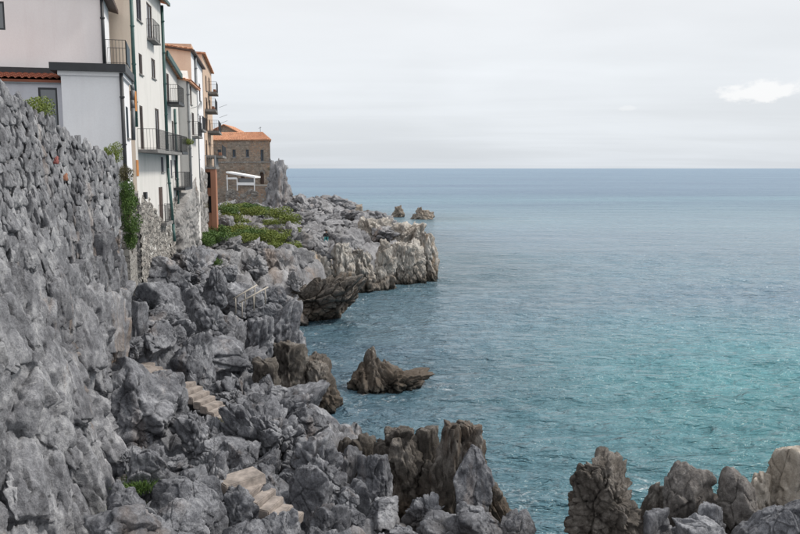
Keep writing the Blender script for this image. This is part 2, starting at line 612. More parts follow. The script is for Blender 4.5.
def terrain(name, x0, x1, y0, y1, st, mat, amp, cell, sink=0.0):
    xs = np.arange(x0, x1 + 1e-6, st)
    ys = np.arange(y0, y1 + 1e-6, st)
    X, Y = np.meshgrid(xs, ys, indexing='ij')
    z, s = zland(X, Y)
    P = np.stack([X.ravel(), Y.ravel(), z], 1)
    q = P / cell
    wv = np.stack([fbm(q * 0.9 + 3, 3), fbm(q * 0.9 + 31, 3), fbm(q * 0.9 + 57, 3)], 1)
    f1, f2, cid, tl = worley(q + 0.30 * wv)
    g1, g2, cid2, tl2 = worley(q * 2.7 + 0.4 * wv + 5)
    h = amp * (1.0 * (cid - 0.5) + 0.9 * tl - 0.6 * np.exp(-(f2 - f1) / 0.09))
    h += amp * 0.36 * (0.8 * (cid2 - 0.5) + 0.9 * tl2 - 0.5 * np.exp(-(g2 - g1) / 0.08))
    h += amp * 0.12 * ridged(q * 2.2, 4)
    land = sstep(-0.6, 1.0, s)
    P[:, 2] += h * (0.25 + 0.75 * land) - sink
    P[:, :2] += wv[:, :2] * st * 1.1
    o = link(name, mesh(name, P, grid_faces(len(xs), len(ys)), mat, True))
    return tag(o, kind='structure')


terrain('rocky_shore', -16, 17, 10.5, 50, 0.125, M_ROCK, 0.5, 1.3, 0.5)
terrain('rocky_headland', -40, 12, 49.5, 120, 0.28, M_FAR, 0.9, 2.3, 0.6)
terrain('far_point', -70, 8, 119, 216, 0.8, M_FAR, 1.2, 4.0, 0.8)

# seabed far below so that nothing is open under the water
sb = MB()
sb.add([(-300, -50, -9), (500, -50, -9), (500, 600, -9), (-300, 600, -9)], [[0, 1, 2, 3]])
tag(sb.build('seabed', plain('sand', (0.25, 0.24, 0.2), 0.9)), kind='structure')


# ================================================================== sea
def sea():
    ys = [6.0]
    while ys[-1] < 30000:
        ys.append(ys[-1] + (max(0.15, 0.007 * ys[-1]) if ys[-1] < 110 else 0.02 * ys[-1]))
    ys = np.array(ys)
    xs = list(np.arange(-12, 46.01, 0.25))
    st = 0.3
    while xs[-1] < 26000:
        st *= 1.10
        xs.append(xs[-1] + st)
    left = []
    st, x = 0.3, -12.0
    while x > -26000:
        st *= 1.12
        x -= st
        left.append(x)
    xs = np.array(left[::-1] + xs)
    X, Y = np.meshgrid(xs, ys, indexing='ij')
    dY = np.broadcast_to(np.gradient(ys)[None], X.shape)
    dX = np.broadcast_to(np.gradient(xs)[:, None], X.shape)
    step = np.maximum(dX, dY)
    Z = np.zeros_like(X)
    OX, OY = np.zeros_like(X), np.zeros_like(X)
    r = np.random.RandomState(5)
    pw = np.stack([X.ravel() * 0.045, Y.ravel() * 0.045, X.ravel() * 0], 1)
    gust = (0.75 + 0.6 * fbm(pw, 3)).reshape(X.shape).clip(0.3, 1.5)
    for k in range(56):
        lam = 0.75 * (7.0 / 0.75) ** (r.rand() ** 1.7)
        a = R(256) + r.normal() * 0.55                 # swell runs towards the shore
        kx, ky = math.cos(a) * 2 * math.pi / lam, math.sin(a) * 2 * math.pi / lam
        amp = 0.0115 * lam ** 0.75 * (1 if lam < 2.2 else 0.5)
        fade = sstep(2.4, 4.5, lam / step)
        ph = kx * X + ky * Y + r.rand() * 6.28 + 0.9 * gust
        Z += amp * fade * np.cos(ph) * (gust if lam < 4 else 1)
        OX -= 0.8 * amp * fade * np.sin(ph) * math.cos(a)
        OY -= 0.8 * amp * fade * np.sin(ph) * math.sin(a)
    near = np.stack([X.ravel(), Y.ravel()], 1)
    s = np.full(len(near), -200.0)
    m = (np.abs(near[:, 0]) < 90) & (near[:, 1] < 260)
    s[m] = sdist(near[m])
    for (cx_, cy_, rr) in ISLETS:
        s = np.maximum(s, rr - np.hypot(near[:, 0] - cx_, near[:, 1] - cy_))
    P = np.stack([(X + OX).ravel(), (Y + OY).ravel(), Z.ravel()], 1)
    me = mesh('sea', P, grid_faces(len(xs), len(ys)), None, True)
    pn = np.stack([near[:, 0] * 0.7, near[:, 1] * 0.7, near[:, 0] * 0], 1)
    fn = np.zeros(len(near))
    fn[m] = fbm(pn[m], 4)
    foam = sstep(-2.2, 0.2, s + 1.2 * fn) * sstep(-0.05, 0.35, fn + 0.02)
    shal = sstep(-26, 0, s + 7 * fbm(pn * 0.12 + 4, 3))
    at_ = me.attributes.new('foam', 'FLOAT', 'POINT')
    at_.data.foreach_set('value', foam)
    at_ = me.attributes.new('shallow', 'FLOAT', 'POINT')
    at_.data.foreach_set('value', shal)
    mt, t, b = new_mat('sea_water')
    g = N(t, 'ShaderNodeNewGeometry')
    pos = g.outputs['Position']
    a1 = N(t, 'ShaderNodeAttribute', attribute_name='foam')
    a2 = N(t, 'ShaderNodeAttribute', attribute_name='shallow')
    big = noise_n(t, mapping(t, pos, (0.016, 0.03, 1)), 1.0, 4, 0.55, 0.4)
    huge = noise_n(t, mapping(t, pos, (0.0035, 0.012, 1), (4, 2, 0)), 1.0, 4, 0.55, 0.3)
    deep = ramp(t, huge, [(0.35, (0.108, 0.184, 0.250)), (0.65, (0.160, 0.272, 0.325))])
    teal = ramp(t, big, [(0.36, (0.055, 0.165, 0.205)), (0.60, (0.085, 0.310, 0.335))])
    sx = N(t, 'ShaderNodeSeparateXYZ')
    t.links.new(pos, sx.inputs[0])
    # sandy shelf off the right-hand shore: pale bed, greener water
    shelf = N(t, 'ShaderNodeVectorMath', operation='DISTANCE')
    t.links.new(mapping(t, pos, (1, 0.75, 0)), shelf.inputs[0])
    shelf.inputs[1].default_value = (24, 25, 0)
    shf = N(t, 'ShaderNodeMapRange', interpolation_type='SMOOTHSTEP')
    t.links.new(math_n(t, 'ADD', shelf.outputs['Value'], math_n(t, 'MULTIPLY_ADD', big, 24.0, -12.0)), shf.inputs[0])
    shf.inputs[1].default_value, shf.inputs[2].default_value = 30, 4
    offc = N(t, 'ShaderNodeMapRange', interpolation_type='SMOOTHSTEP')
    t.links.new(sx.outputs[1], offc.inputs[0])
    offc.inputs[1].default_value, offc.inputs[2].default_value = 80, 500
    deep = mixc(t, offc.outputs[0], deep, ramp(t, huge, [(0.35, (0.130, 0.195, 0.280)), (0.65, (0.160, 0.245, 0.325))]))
    c = mixc(t, shf.outputs[0], deep, teal)
    c = mixc(t, math_n(t, 'MULTIPLY', a2.outputs['Fac'], 0.45), c, (0.016, 0.04, 0.05))
    foamn = noise_n(t, pos, 3.2, 5, 0.7, 0.6)
    ff = math_n(t, 'MULTIPLY', a1.outputs['Fac'], ramp(t, foamn, [(0.52, 0), (0.72, 0.8)]))
    c = mixc(t, ff, c, (0.62, 0.64, 0.66))
    t.links.new(c, b.inputs['Base Color'])
    b.inputs['IOR'].default_value = 1.333
    off = N(t, 'ShaderNodeMapRange', interpolation_type='SMOOTHSTEP')      # wind-ruffled open water offshore
    t.links.new(sx.outputs[1], off.inputs[0])
    off.inputs[1].default_value, off.inputs[2].default_value = 50, 330
    off.inputs[3].default_value, off.inputs[4].default_value = 0.09, 0.46
    t.links.new(math_n(t, 'MULTIPLY_ADD', ff, 0.5, off.outputs[0]), b.inputs['Roughness'])
    w1 = noise_n(t, mapping(t, pos, (0.75, 1.6, 1), (0, 0, 0), (0, 0, 0.2)), 1.5, 4, 0.55, 0.4)
    w2 = noise_n(t, mapping(t, pos, (0.7, 1.5, 1), (0, 0, 0), (0, 0, -0.25)), 0.32, 5, 0.6, 0.3)
    w3 = noise_n(t, mapping(t, pos, (0.6, 1.5, 1)), 0.06, 4, 0.6, 0.3)
    p = bump(t, b, w1, 1.0, 0.50)
    p = bump(t, b, w2, 0.95, 1.0, p)
    bump(t, b, w3, 0.7, 3.5, p)
    me.materials.append(mt)
    return tag(link('sea', me), kind='structure')


ISLETS = []
_p = at(390, 388, 42.0)
ISLETS.append((_p[0], _p[1], 2.6))
_p = atz(421, 219, 0)
ISLETS.append((_p[0], _p[1], 2.5))
_p = atz(398, 216, 0)
ISLETS.append((_p[0], _p[1], 1.5))
sea()


# ================================================================== rocks
def rock_shape(n, seed, style='block', p_soft=34, nplanes=13, asp=(1, 1, 1)):
    asp = np.array(asp, float)
    asp = asp / np.prod(asp) ** (1 / 3)
    r = np.random.RandomState(seed)
    d, f = ico(n)
    nm = r.normal(size=(nplanes, 3))
    if style in ('slab', 'flute', 'pinnacle', 'cube', 'crag'):
        nm[:, 2] *= 0.16 if style in ('slab', 'cube', 'crag') else 0.3
    nm /= np.linalg.norm(nm, axis=1, keepdims=True)
    nm = np.vstack([nm, [[0, 0, -1]], [[0, 0, 1]]])
    off = np.append(0.62 + 0.38 * r.rand(nplanes), [0.85, 0.95])
    s = np.maximum(d @ nm.T, 0) / off
    rad = (s ** p_soft).sum(1) ** (-1.0 / p_soft)
    P = d * rad[:, None] * asp
    sh = r.rand(3) * 40
    q = P + sh
    wv = np.stack([fbm(q * 1.4, 3), fbm(q * 1.4 + 21, 3), fbm(q * 1.4 + 43, 3)], 1)
    P = P + 0.05 * wv
    if style == 'flute':
        st = np.stack([q[:, 0] * 3.4, q[:, 1] * 3.4, q[:, 2] * 0.7], 1) + 0.55 * wv
        k = 0.17 * (ridged(st, 3, 0.45) - 0.4) + 0.07 * ridged(q * 4.5, 3)
        f1, f2, _, tl = worley(np.stack([q[:, 0] * 2.2, q[:, 1] * 2.2, q[:, 2] * 0.8], 1) + 0.35 * wv)
        k -= 0.20 * np.exp(-(f2 - f1) / 0.07)
    elif style in ('slab', 'pinnacle'):
        st = np.stack([q[:, 0] * 2.3, q[:, 1] * 2.3, q[:, 2] * 0.65], 1) + 0.35 * wv
        f1, f2, cid, tl = worley(st)
        k = 0.14 * (cid - 0.5) + 0.22 * tl - 0.10 * np.exp(-(f2 - f1) / 0.05) + 0.03 * ridged(q * 3.2, 4)
    elif style == 'crag':
        f1, f2, cid, tl = worley(np.stack([q[:, 0] * 1.9, q[:, 1] * 1.9, q[:, 2] * 1.0], 1) + 0.22 * wv)
        g1, g2, _, tl2 = worley(q * 4.2 + 0.25 * wv)
        k = 0.20 * (cid - 0.5) + 0.30 * tl + 0.16 * tl2 - 0.14 * np.exp(-(f2 - f1) / 0.06) - 0.04 * np.exp(-(g2 - g1) / 0.06) + 0.05 * (ridged(q * 3.2, 5, 0.6) - 0.3)
    elif style == 'karst':
        f1, f2, cid, tl = worley(q * 2.1 + 0.22 * wv)
        g1, g2, _, tl2 = worley(q * 5.0 + 0.3 * wv)
        k = 0.20 * (cid - 0.5) + 0.30 * tl + 0.10 * tl2 - 0.22 * np.exp(-(f2 - f1) / 0.07) - 0.05 * np.exp(-(g2 - g1) / 0.07) + 0.035 * (ridged(q * 2.6, 4) - 0.3)
    else:
        f1, f2, cid, tl = worley(q * 1.1 + 0.12 * wv)
        g1, g2, _, tl2 = worley(q * 2.9)
        k = 0.12 * (cid - 0.5) + 0.24 * tl + 0.08 * tl2 - 0.11 * np.exp(-(f2 - f1) / 0.035) + 0.018 * (ridged(q * 2.4, 5, 0.55) - 0.3)
    k += 0.018 * fbm(q * 11, 3, 0.6)
    gn = P / asp ** 2
    gn /= np.linalg.norm(gn, axis=1, keepdims=True)
    P = P + gn * (k * min(1.0, asp.min() * 1.25))[:, None]
    if style == 'pinnacle':
        zz = (P[:, 2:3] + 1) / 2
        P[:, :2] *= np.clip(1.08 - 0.5 * zz, 0.4, 1.2)
    lo, hi = P.min(0), P.max(0)
    P = (P - (lo + hi) / 2) / ((hi - lo) / 2)
    return P, f


KEYOUT = []


def key_rock(name, box, Y, mat, label, style='block', seed=1, depth=0.9, n=6, rot=0.0, lean=0.0, taper=0.0, down=0.0, group=None, soft=34):
    """a rock that fills the given patch of the view when it stands at distance Y"""
    x0, x1, y0, y1 = box
    c = at((x0 + x1) / 2, (y0 + y1) / 2, Y)
    hx = abs(at(x1, (y0 + y1) / 2, Y)[0] - at(x0, (y0 + y1) / 2, Y)[0]) / 2
    hz = abs(at((x0 + x1) / 2, y0, Y)[2] - at((x0 + x1) / 2, y1, Y)[2]) / 2
    hz2 = hz + down / 2
    n = min(n, 5 if x1 - x0 < 46 and mat is not M_PALE else 6 if x1 - x0 < 80 else 7)
    if Y < 50:
        KEYOUT.append((c[:2], hx * 0.7))
    P, f = rock_shape(n, seed, style, p_soft=soft, asp=(hx, hx * depth, hz2))
    if rot:
        cs, sn = math.cos(rot), math.sin(rot)
        P = P @ np.array([[cs, sn, 0], [-sn, cs, 0], [0, 0, 1]])
        P /= np.abs(P).max(0)
    zz = (P[:, 2] + 1) / 2
    P[:, :2] *= (1 - taper * zz)[:, None]
    P = P * np.array([hx, hx * depth, hz2])
    P[:, 0] += lean * (P[:, 2] + hz2)
    o = link(name, mesh(name, P, f, mat, True), loc=(c[0], c[1], c[2] - down / 2))
    return tag(o, label, 'rock', group)


K = key_rock
sheets = 0
# --- near right row
G = 'rocks lining the shore in the foreground'
K('boulder', (560, 645, 455, 560), 21.5, M_BROWN, 'big blocky brown rock with a square flat top beside the water gap', 'crag', 111, 0.8, 7, down=0.6, soft=40)
K('boulder', (662, 718, 462, 522), 22.8, M_WARM, 'rounded upright boulder with warm face in the foreground shore row', 'block', 103, 0.9, 6, down=1.2, soft=7)
K('boulder', (642, 670, 482, 515), 23.2, M_BROWN, 'small brown rock wedged between square rock and rounded boulder', 'block', 104, 0.9, 6, down=1.4)
K('boulder', (640, 676, 508, 540), 21.3, M_ROCK, 'small grey rock leaning on the foot of the square rock', 'block', 105, 0.9, 6, down=0.8)
K('boulder', (692, 724, 499, 528), 21.6, M_ROCK, 'small split rock in front of the rounded upright boulder', 'block', 106, 0.9, 6, down=0.8)
K('boulder', (712, 768, 471, 526), 22.6, M_WARM, 'dark cracked rock between rounded boulder and pale boulder', 'block', 107, 0.9, 6, down=1.2)
K('boulder', (730, 812, 493, 552), 21.0, M_ROCK, 'broad grey dome shaped boulder in front of the pale rocks', 'block', 108, 0.8, 7, down=0.8, soft=7)
K('boulder', (770, 846, 446, 508), 23.4, M_TAN, 'tall pale cream boulder at the end of the foreground row', 'block', 109, 0.8, 6, down=1.2)
K('boulder', (746, 778, 470, 498), 23.6, M_TAN, 'small pale cream rock against the tall cream boulder', 'block', 110, 0.9, 6, down=1.2)
K('boulder', (672, 734, 517, 560), 20.6, M_ROCK, 'low grey slab of rock in front of the foreground row', 'block', 112, 0.8, 6, down=0.5)
K('boulder', (800, 850, 500, 560), 20.6, M_ROCK, 'grey block beside the broad dome boulder', 'block', 113, 0.9, 6, down=0.6)
# --- pinnacles
RIDGE = [((378, 432, 424, 548), 25.2, 121, 0.12, 0.0, 'broad brown crag with cracked top in the jagged ridge'),
         ((412, 446, 426, 548), 25.6, 122, 0.2, -0.02, 'brown crag behind the leaning blade in the jagged ridge'),
         ((420, 462, 422, 550), 24.5, 123, 0.38, 0.07, 'leaning brown blade in the middle of the jagged ridge'),
         ((450, 496, 421, 548), 24.9, 128, 0.18, -0.03, 'square topped brown crag ending the jagged ridge'),
         ((464, 514, 440, 545), 24.7, 129, 0.45, -0.18, 'brown shoulder of rock sloping off the ridge end'),
         ((480, 538, 470, 545), 24.5, 127, 0.55, -0.30, 'lowest brown slope of the ridge running into the water'),
         ((346, 380, 434, 530), 26.0, 124, 0.2, 0.0, 'small brown crag at the landward start of the jagged ridge'),
         ((362, 402, 438, 535), 25.5, 130, 0.25, 0.05, 'short brown crag leaning on the broad crag of the ridge'),
         ((396, 480, 452, 548), 25.3, 138, 0.15, 0.0, 'low brown wall of rock joining the crags of the ridge'),
         ((328, 360, 438, 505), 26.2, 137, 0.3, 0.0, 'low brown knob joining the ridge to the grey slope')]
for bx, Y, sd_, tp, ln, lb in RIDGE:
    K('rock_crag', bx, Y, M_BROWN, lb, 'crag', sd_, 0.95, 6, taper=tp, lean=ln, down=0.6, soft=26)
K('boulder', (350, 397, 455, 530), 23.4, M_ROCK, 'tall dark grey rock standing in front of the pinnacles', 'slab', 125, 0.8, 6, taper=0.25)
K('boulder', (440, 505, 446, 516), 22.8, M_ROCK, 'pointed light grey boulder leaning on the brown pinnacles', 'block', 126, 0.8, 7, taper=0.55, down=0.5)
K('boulder', (456, 512, 506, 545), 21.4, M_ROCK, 'flat grey rock under the pointed light grey boulder', 'block', 130, 0.9, 6, down=0.5)
K('boulder', (498, 545, 511, 548), 21.8, M_ROCK, 'low grey ledge at the water gap', 'block', 131, 0.9, 6, down=0.5)
K('boulder', (335, 362, 446, 484), 25.2, M_ROCK, 'small grey block beside the short brown blade', 'block', 132, 0.9, 6, down=0.5)
K('boulder', (343, 372, 482, 526), 22.4, M_ROCK, 'dark rounded rock at the foot of the tall grey rock', 'block', 133, 0.9, 6, down=0.3)
K('boulder', (400, 450, 495, 540), 22.6, M_ROCK, 'jumbled knobbly rock at the foot of the pinnacles', 'karst', 134, 0.8, 6, down=0.3)
# --- islet
ip, if_ = rock_shape(6, 141, 'crag', asp=(2.5, 1.5, 1.3))
prof = np.interp(ip[:, 0], [-1, -0.72, -0.50, -0.40, -0.22, 0.05, 0.6, 1], [0.7, 1.35, 2.2, 2.35, 1.6, 1.0, 0.85, 0.6])
iz = np.where(ip[:, 2] > 0, np.abs(ip[:, 2]) ** 0.8 * prof, ip[:, 2])
ip = np.column_stack([ip[:, 0] * 2.45, ip[:, 1] * 1.6 * (1.05 - 0.42 * np.clip(iz, 0, 2.4) / 2.4 * 1.6), iz])
b0 = at(391, 389, 42.0)
o = link('rock_islet', mesh('rock_islet', ip, if_, M_BROWN, True), loc=(b0[0], b0[1], 0.15))
tag(o, 'small brown islet with a pointed peak standing in the water', 'islet')
K('boulder', (349, 362, 378, 393), 44, M_BROWN, 'small dark rock in the water beside the peaked islet', 'block', 143, 1, 5, down=0.4)
K('boulder', (357, 366, 408, 417), 38.5, M_BROWN, 'tiny black rock poking out of the water', 'block', 144, 1, 4, down=0.3)
# --- middle brown rocks
K('boulder', (249, 281, 356, 412), 33.0, M_BROWN, 'square brown block below the striped grey rock', 'crag', 151, 0.9, 6, down=0.5)
K('boulder', (303, 350, 362, 420), 37.5, M_BROWN, 'large tilted brown rock with rusty face at the inlet', 'crag', 152, 0.9, 6, down=0.9, lean=-0.12, taper=0.25)
K('boulder', (302, 331, 352, 378), 41.0, M_BROWN, 'dark brown rock behind the large tilted rusty rock', 'block', 153, 0.9, 6, down=0.9)
K('boulder', (249.7, 293.3, 297.2, 358.8), 38.4, M_ROCK, 'tall light grey rock with slanting grooves', 'flute', 154, 0.8, 6, down=0.4, lean=0.25, taper=0.2)
K('boulder', (236.2, 269.8, 315.5, 370.5), 36.4, M_ROCK, 'grooved grey rock leaning beside the slanting grooved rock', 'flute', 155, 0.9, 6, down=0.4, lean=0.2)
K('boulder', (270, 310, 340, 400), 37.5, M_BROWN, 'brown rock wall between square block and inlet', 'crag', 156, 0.9, 6, down=0.8)
K('boulder', (282, 326, 398, 440), 33.5, M_BROWN, 'low brown rock facing the narrow inlet', 'crag', 157, 0.8, 6, down=0.8)
K('boulder', (222.8, 264.2, 372.8, 422.2), 29.9, M_ROCK, 'pitted grey rock above the middle stairs', 'karst', 158, 0.9, 6, down=0.4)
K('boulder', (217.3, 304.7, 404.9, 473.1), 24.4, M_ROCK, 'wide deeply cracked grey outcrop above the lower stairs', 'karst', 159, 0.8, 7, down=0.2)
K('boulder', (286.8, 347.2, 432.5, 509.5), 22.9, M_ROCK, 'rounded cracked grey outcrop beside the wide outcrop', 'karst', 160, 0.8, 6, down=0.2)
K('boulder', (285.4, 334.6, 461.6, 514.4), 20.9, M_ROCK, 'smooth tilted grey boulder beside the lower stairs', 'block', 161, 0.9, 6, down=0.3)
K('boulder', (157.0, 213.0, 331.5, 386.5), 30.4, M_ROCK, 'large dark angular boulder above the middle stairs', 'block', 162, 0.8, 6, soft=18, down=0.3)
K('boulder', (139.7, 182.3, 280.0, 324.0), 35.4, M_ROCK, 'large pale blue grey boulder below the house base', 'block', 163, 0.8, 6, soft=18, down=0.3)
K('boulder', (174.1, 209.9, 288.1, 329.9), 35.9, M_ROCK, 'rounded pale grey boulder next to the blue grey one', 'block', 164, 0.9, 6, soft=18, down=0.3)
K('boulder', (198.2, 231.8, 266.2, 305.8), 40.9, M_ROCK, 'pointed pale grey boulder on the slope', 'karst', 178, 0.8, 6, soft=18, taper=0.4, down=0.3)
K('boulder', (196.3, 227.7, 304.2, 343.8), 35.4, M_ROCK, 'blocky grey boulder with notched top', 'karst', 166, 0.9, 6, down=0.3)
K('boulder', (118, 152, 300, 370), 30.0, M_ROCK, 'tall grey rock leaning at the end of the stone wall', 'block', 167, 0.9, 6, taper=0.25, down=0.3)
K('boulder', (132.2, 184.8, 369.6, 422.4), 24.9, M_ROCK, 'broad flat topped dark boulder below the upper steps', 'block', 168, 0.9, 6, soft=18, down=0.4)
K('boulder', (176, 208, 414, 456), 23.2, M_ROCK, 'folded knobbly grey rock beside the middle stairs', 'karst', 169, 0.9, 6, down=0.2)
K('boulder', (177.2, 228.8, 445.4, 502.6), 20.0, M_ROCK, 'dark pitted knob of rock next to the landing', 'karst', 170, 0.9, 6, down=0.2)
K('boulder', (123.5, 170.5, 445.4, 502.6), 19.0, M_ROCK, 'grey boulder with a flat sloping face near the wall foot', 'block', 171, 0.9, 6, soft=18, down=0.2)
K('boulder', (145.7, 226.3, 474.9, 543.1), 17.6, M_ROCK, 'large pale grey boulder in the rock jumble below the landing', 'block', 172, 0.8, 6, soft=18, down=0.2)
K('boulder', (105.7, 148.3, 483.3, 542.7), 16.4, M_ROCK, 'pale angular boulder against the cliff foot', 'block', 173, 0.9, 6, soft=18, down=0.2)
K('boulder', (220, 262, 484, 545), 18.4, M_ROCK, 'steep dark rock holding up the landing', 'karst', 174, 0.8, 6, down=0.2)
K('boulder', (252, 300, 508, 560), 17.8, M_ROCK, 'grey rock under the lower stairs', 'block', 175, 0.8, 6, down=0.1)
K('boulder', (304, 352, 506, 560), 19.2, M_ROCK, 'pale cracked block right below the smooth tilted boulder', 'block', 176, 0.8, 6, down=0.1)
# --- headland
K('rock_outcrop', (258, 348, 272, 334), 60.5, M_BROWN, 'huge dark brown overhanging rock above the inlet', 'karst', 181, 0.6, 7, lean=0.35)
K('rock_outcrop', (240, 300, 246, 290), 64.0, M_FAR, 'grey cracked ledge on top of the overhanging rock', 'karst', 180, 0.7, 6, down=1)
HB = [(300, 336, 250, 302, 72.5), (326, 356, 245, 306, 73.5), (348, 382, 247, 302, 75), (368, 396, 243, 297, 77.5),
      (388, 414, 241, 288, 80), (404, 428, 240, 286, 82), (420, 443, 231, 286, 83.5)]
NM = ['first pale fluted crag of the headland beside the overhang', 'tall pale fluted crag reaching the dark water',
      'pale fluted crag in the middle of the headland face', 'pale fluted crag with a pointed crest on the headland',
      'rust streaked knobbly crag near the headland tip', 'brown and cream cracked crag next to the headland tip',
      'tower shaped crag at the very tip of the headland']
for i, (a, b, c_, d_, Y) in enumerate(HB):
    K('rock_crag', (a - 3, b + 3, c_ - (0, 3, 0, 4, 0, 2, 0)[i], d_ + 2), Y + (0, -1.2, 0.8, -0.6, 1.0, -0.8, 0)[i], M_PALE, NM[i],
      ('flute', 'karst', 'crag', 'karst', 'flute', 'karst', 'crag')[i], 190 + i, 0.9, 6, down=1.2, taper=(0.1, 0.3, 0.15, 0.4, 0.1, 0.25, 0.35)[i],
      lean=(0, 0.05, -0.08, 0.06, 0, -0.06, -0.08)[i], soft=10)
K('rock_crag', (352, 396, 216, 252), 92, M_PALE, 'pale rounded crag behind the headland crest', 'crag', 201, 0.8, 6, down=1)
K('rock_crag', (384, 428, 221, 254), 90, M_PALE, 'rusty sloping crag behind the headland tip', 'crag', 202, 0.8, 6, down=1)
K('rock_crag', (336, 372, 228, 258), 84, M_FAR, 'grey knobbly crag on the headland plateau', 'karst', 203, 0.8, 6, down=1)
# --- far rocks and stacks
K('sea_stack', (391, 405, 205, 217), 192, M_FTAN, 'small square sea stack beyond the headland', 'karst', 211, 0.9, 5, down=1.5)
K('sea_stack', (409, 435, 206.5, 221), 184, M_FTAN, 'larger flat topped sea stack beyond the headland', 'karst', 212, 0.7, 5, down=1.5)
K('reef_rock', (358, 378, 209.5, 216), 198, M_BROWN, 'low dark reef awash between shore and sea stacks', 'block', 213, 0.7, 5, down=1)
K('rock_outcrop', (322, 348, 199, 216), 178, M_FTAN, 'brown rock hump on the far shore', 'slab', 214, 0.9, 5, down=1)
K('rock_outcrop', (340, 363, 204, 217), 172, M_FTAN, 'brown cracked rock at the end of the far shore', 'slab', 215, 0.9, 5, down=1)

# --- scattered boulders (individuals sharing a pool of shapes)
POOL = {}
for st, seeds in (('block', range(300, 309)), ('karst', range(320, 327)), ('flute', range(340, 343))):
    for s in seeds:
        P, f = rock_shape(6, s, st)
        POOL.setdefault(st, []).append((P, f, s))
_cache = {}


def pooled(st, i, mat):
    k = (st, i, mat.name)
    if k not in _cache:
        P, f, s = POOL[st][i]
        if mat is M_FAR:
            P, f = rock_shape(5, s, st)
        _cache[k] = mesh('boulder', P, f, mat, True)
    return _cache[k]


rng = random.Random(11)
NOGO = [(at(200, 405, 26.8)[:2], 1.1), (at(215, 415, 26.2)[:2], 1.1), (at(270, 500, 18.6)[:2], 0.9), (at(250, 488, 18.9)[:2], 0.9),
        (at(188, 395, 28)[:2], 1.0), (at(205, 405, 27.6)[:2], 1.0), (at(218, 412, 27.2)[:2], 0.9), (at(150, 373, 27.5)[:2], 1.1),
        (at(242, 478, 19.7)[:2], 0.7), (at(268, 498, 19.4)[:2], 0.75), (at(285, 515, 19.1)[:2], 0.75)]


def scatter(n, inside, rmin, rmax, mat, label, group, styles=('block', 'block', 'block', 'karst'), lift=0.3, spacing=0.75, margin=0.4):
    placed = []
    tries = 0
    while len(placed) < n and tries < 30000:
        tries += 1
        x, y = inside()
        r = rmin + (rmax - rmin) * rng.random() ** 1.6
        if any((x - a) ** 2 + (y - b) ** 2 < (spacing * (r + c)) ** 2 for a, b, c in placed):
            continue
        if any((x - c[0]) ** 2 + (y - c[1]) ** 2 < (rr + r * 0.8) ** 2 for c, rr in NOGO):
            continue
        if any((x - c[0]) ** 2 + (y - c[1] - 0.3) ** 2 < (rr + r * 0.6) ** 2 for c, rr in KEYOUT):
            continue
        z, s = zland(np.array([x]), np.array([y]))
        if s[0] < margin:
            continue
        placed.append((x, y, r))
        st = rng.choice(styles)
        me = pooled(st, rng.randrange(len(POOL[st])), mat)
        sc = (r * rng.uniform(0.85, 1.25), r * rng.uniform(0.85, 1.2), r * rng.uniform(0.65, 1.1) * (0.7 if y > 80 else 1))
        o = link('boulder', me, loc=(x, y, z[0] - 0.32 + lift * r), sc=sc,
                 rot=(rng.uniform(-0.5, 0.5), rng.uniform(-0.5, 0.5), rng.uniform(0, 6.28)))
        big = (r - rmin) / (rmax - rmin)
        size = 'small' if big < 0.15 else 'medium' if big < 0.5 else 'large'
        tall = sc[2] / max(sc[0], sc[1])
        form = {'block': 'angular', 'karst': 'knobbly', 'flute': 'furrowed'}[st]
        tag(o, '%s %s%s %s' % (size, 'flat ' if tall < 0.72 else 'upright ' if tall > 0.95 else '', form, label), 'rock', group)


def view_zone(px0, px1, Y0, Y1, right=None):
    def pick():
        Y = Y0 + (Y1 - Y0) * rng.random()
        p = at(rng.uniform(px0, px1), 300, Y)
        return p[0], Y
    return pick


scatter(42, view_zone(112, 345, 14.5, 23), 0.36, 1.05, M_ROCK, 'grey boulder in the jumble around the lower stairs',
        'boulders around the lower stairs')
scatter(14, view_zone(330, 555, 18.5, 23), 0.30, 0.65, M_ROCK, 'grey rock at the foot of the pinnacles', 'rocks under the pinnacles')
scatter(14, view_zone(560, 830, 19, 23.5), 0.30, 0.7, M_ROCK, 'grey rock filling gaps of the foreground shore row', 'filler rocks in the foreground row')
scatter(46, view_zone(124, 300, 23, 34), 0.5, 1.4, M_ROCK, 'grey boulder on the slope around the middle stairs',
        'boulders around the middle stairs')
scatter(44, view_zone(142, 290, 34, 50), 0.65, 1.8, M_ROCK, 'grey boulder on the slope below the houses',
        'boulders below the houses')
NOGO += [(np.array(at(px_, 238, Y_)[:2]), 1.6) for px_, Y_ in ((208, 64), (222, 68), (240, 76), (256, 72), (268, 70), (282, 76), (262, 84), (245, 90), (230, 84))]
scatter(36, view_zone(205, 380, 52, 80), 0.7, 1.7, M_FAR, 'pale grey rock on the headland plateau', 'rocks on the headland plateau', ('karst', 'block', 'karst'))
scatter(34, view_zone(225, 400, 80, 125), 0.8, 1.9, M_FAR, 'pale grey rock behind the headland crest', 'rocks behind the headland crest', ('karst', 'block'))
scatter(24, view_zone(280, 345, 125, 190), 1.2, 2.6, M_FAR, 'grey rock on the far shore below the stone building', 'rocks on the far shore', ('karst', 'block'))

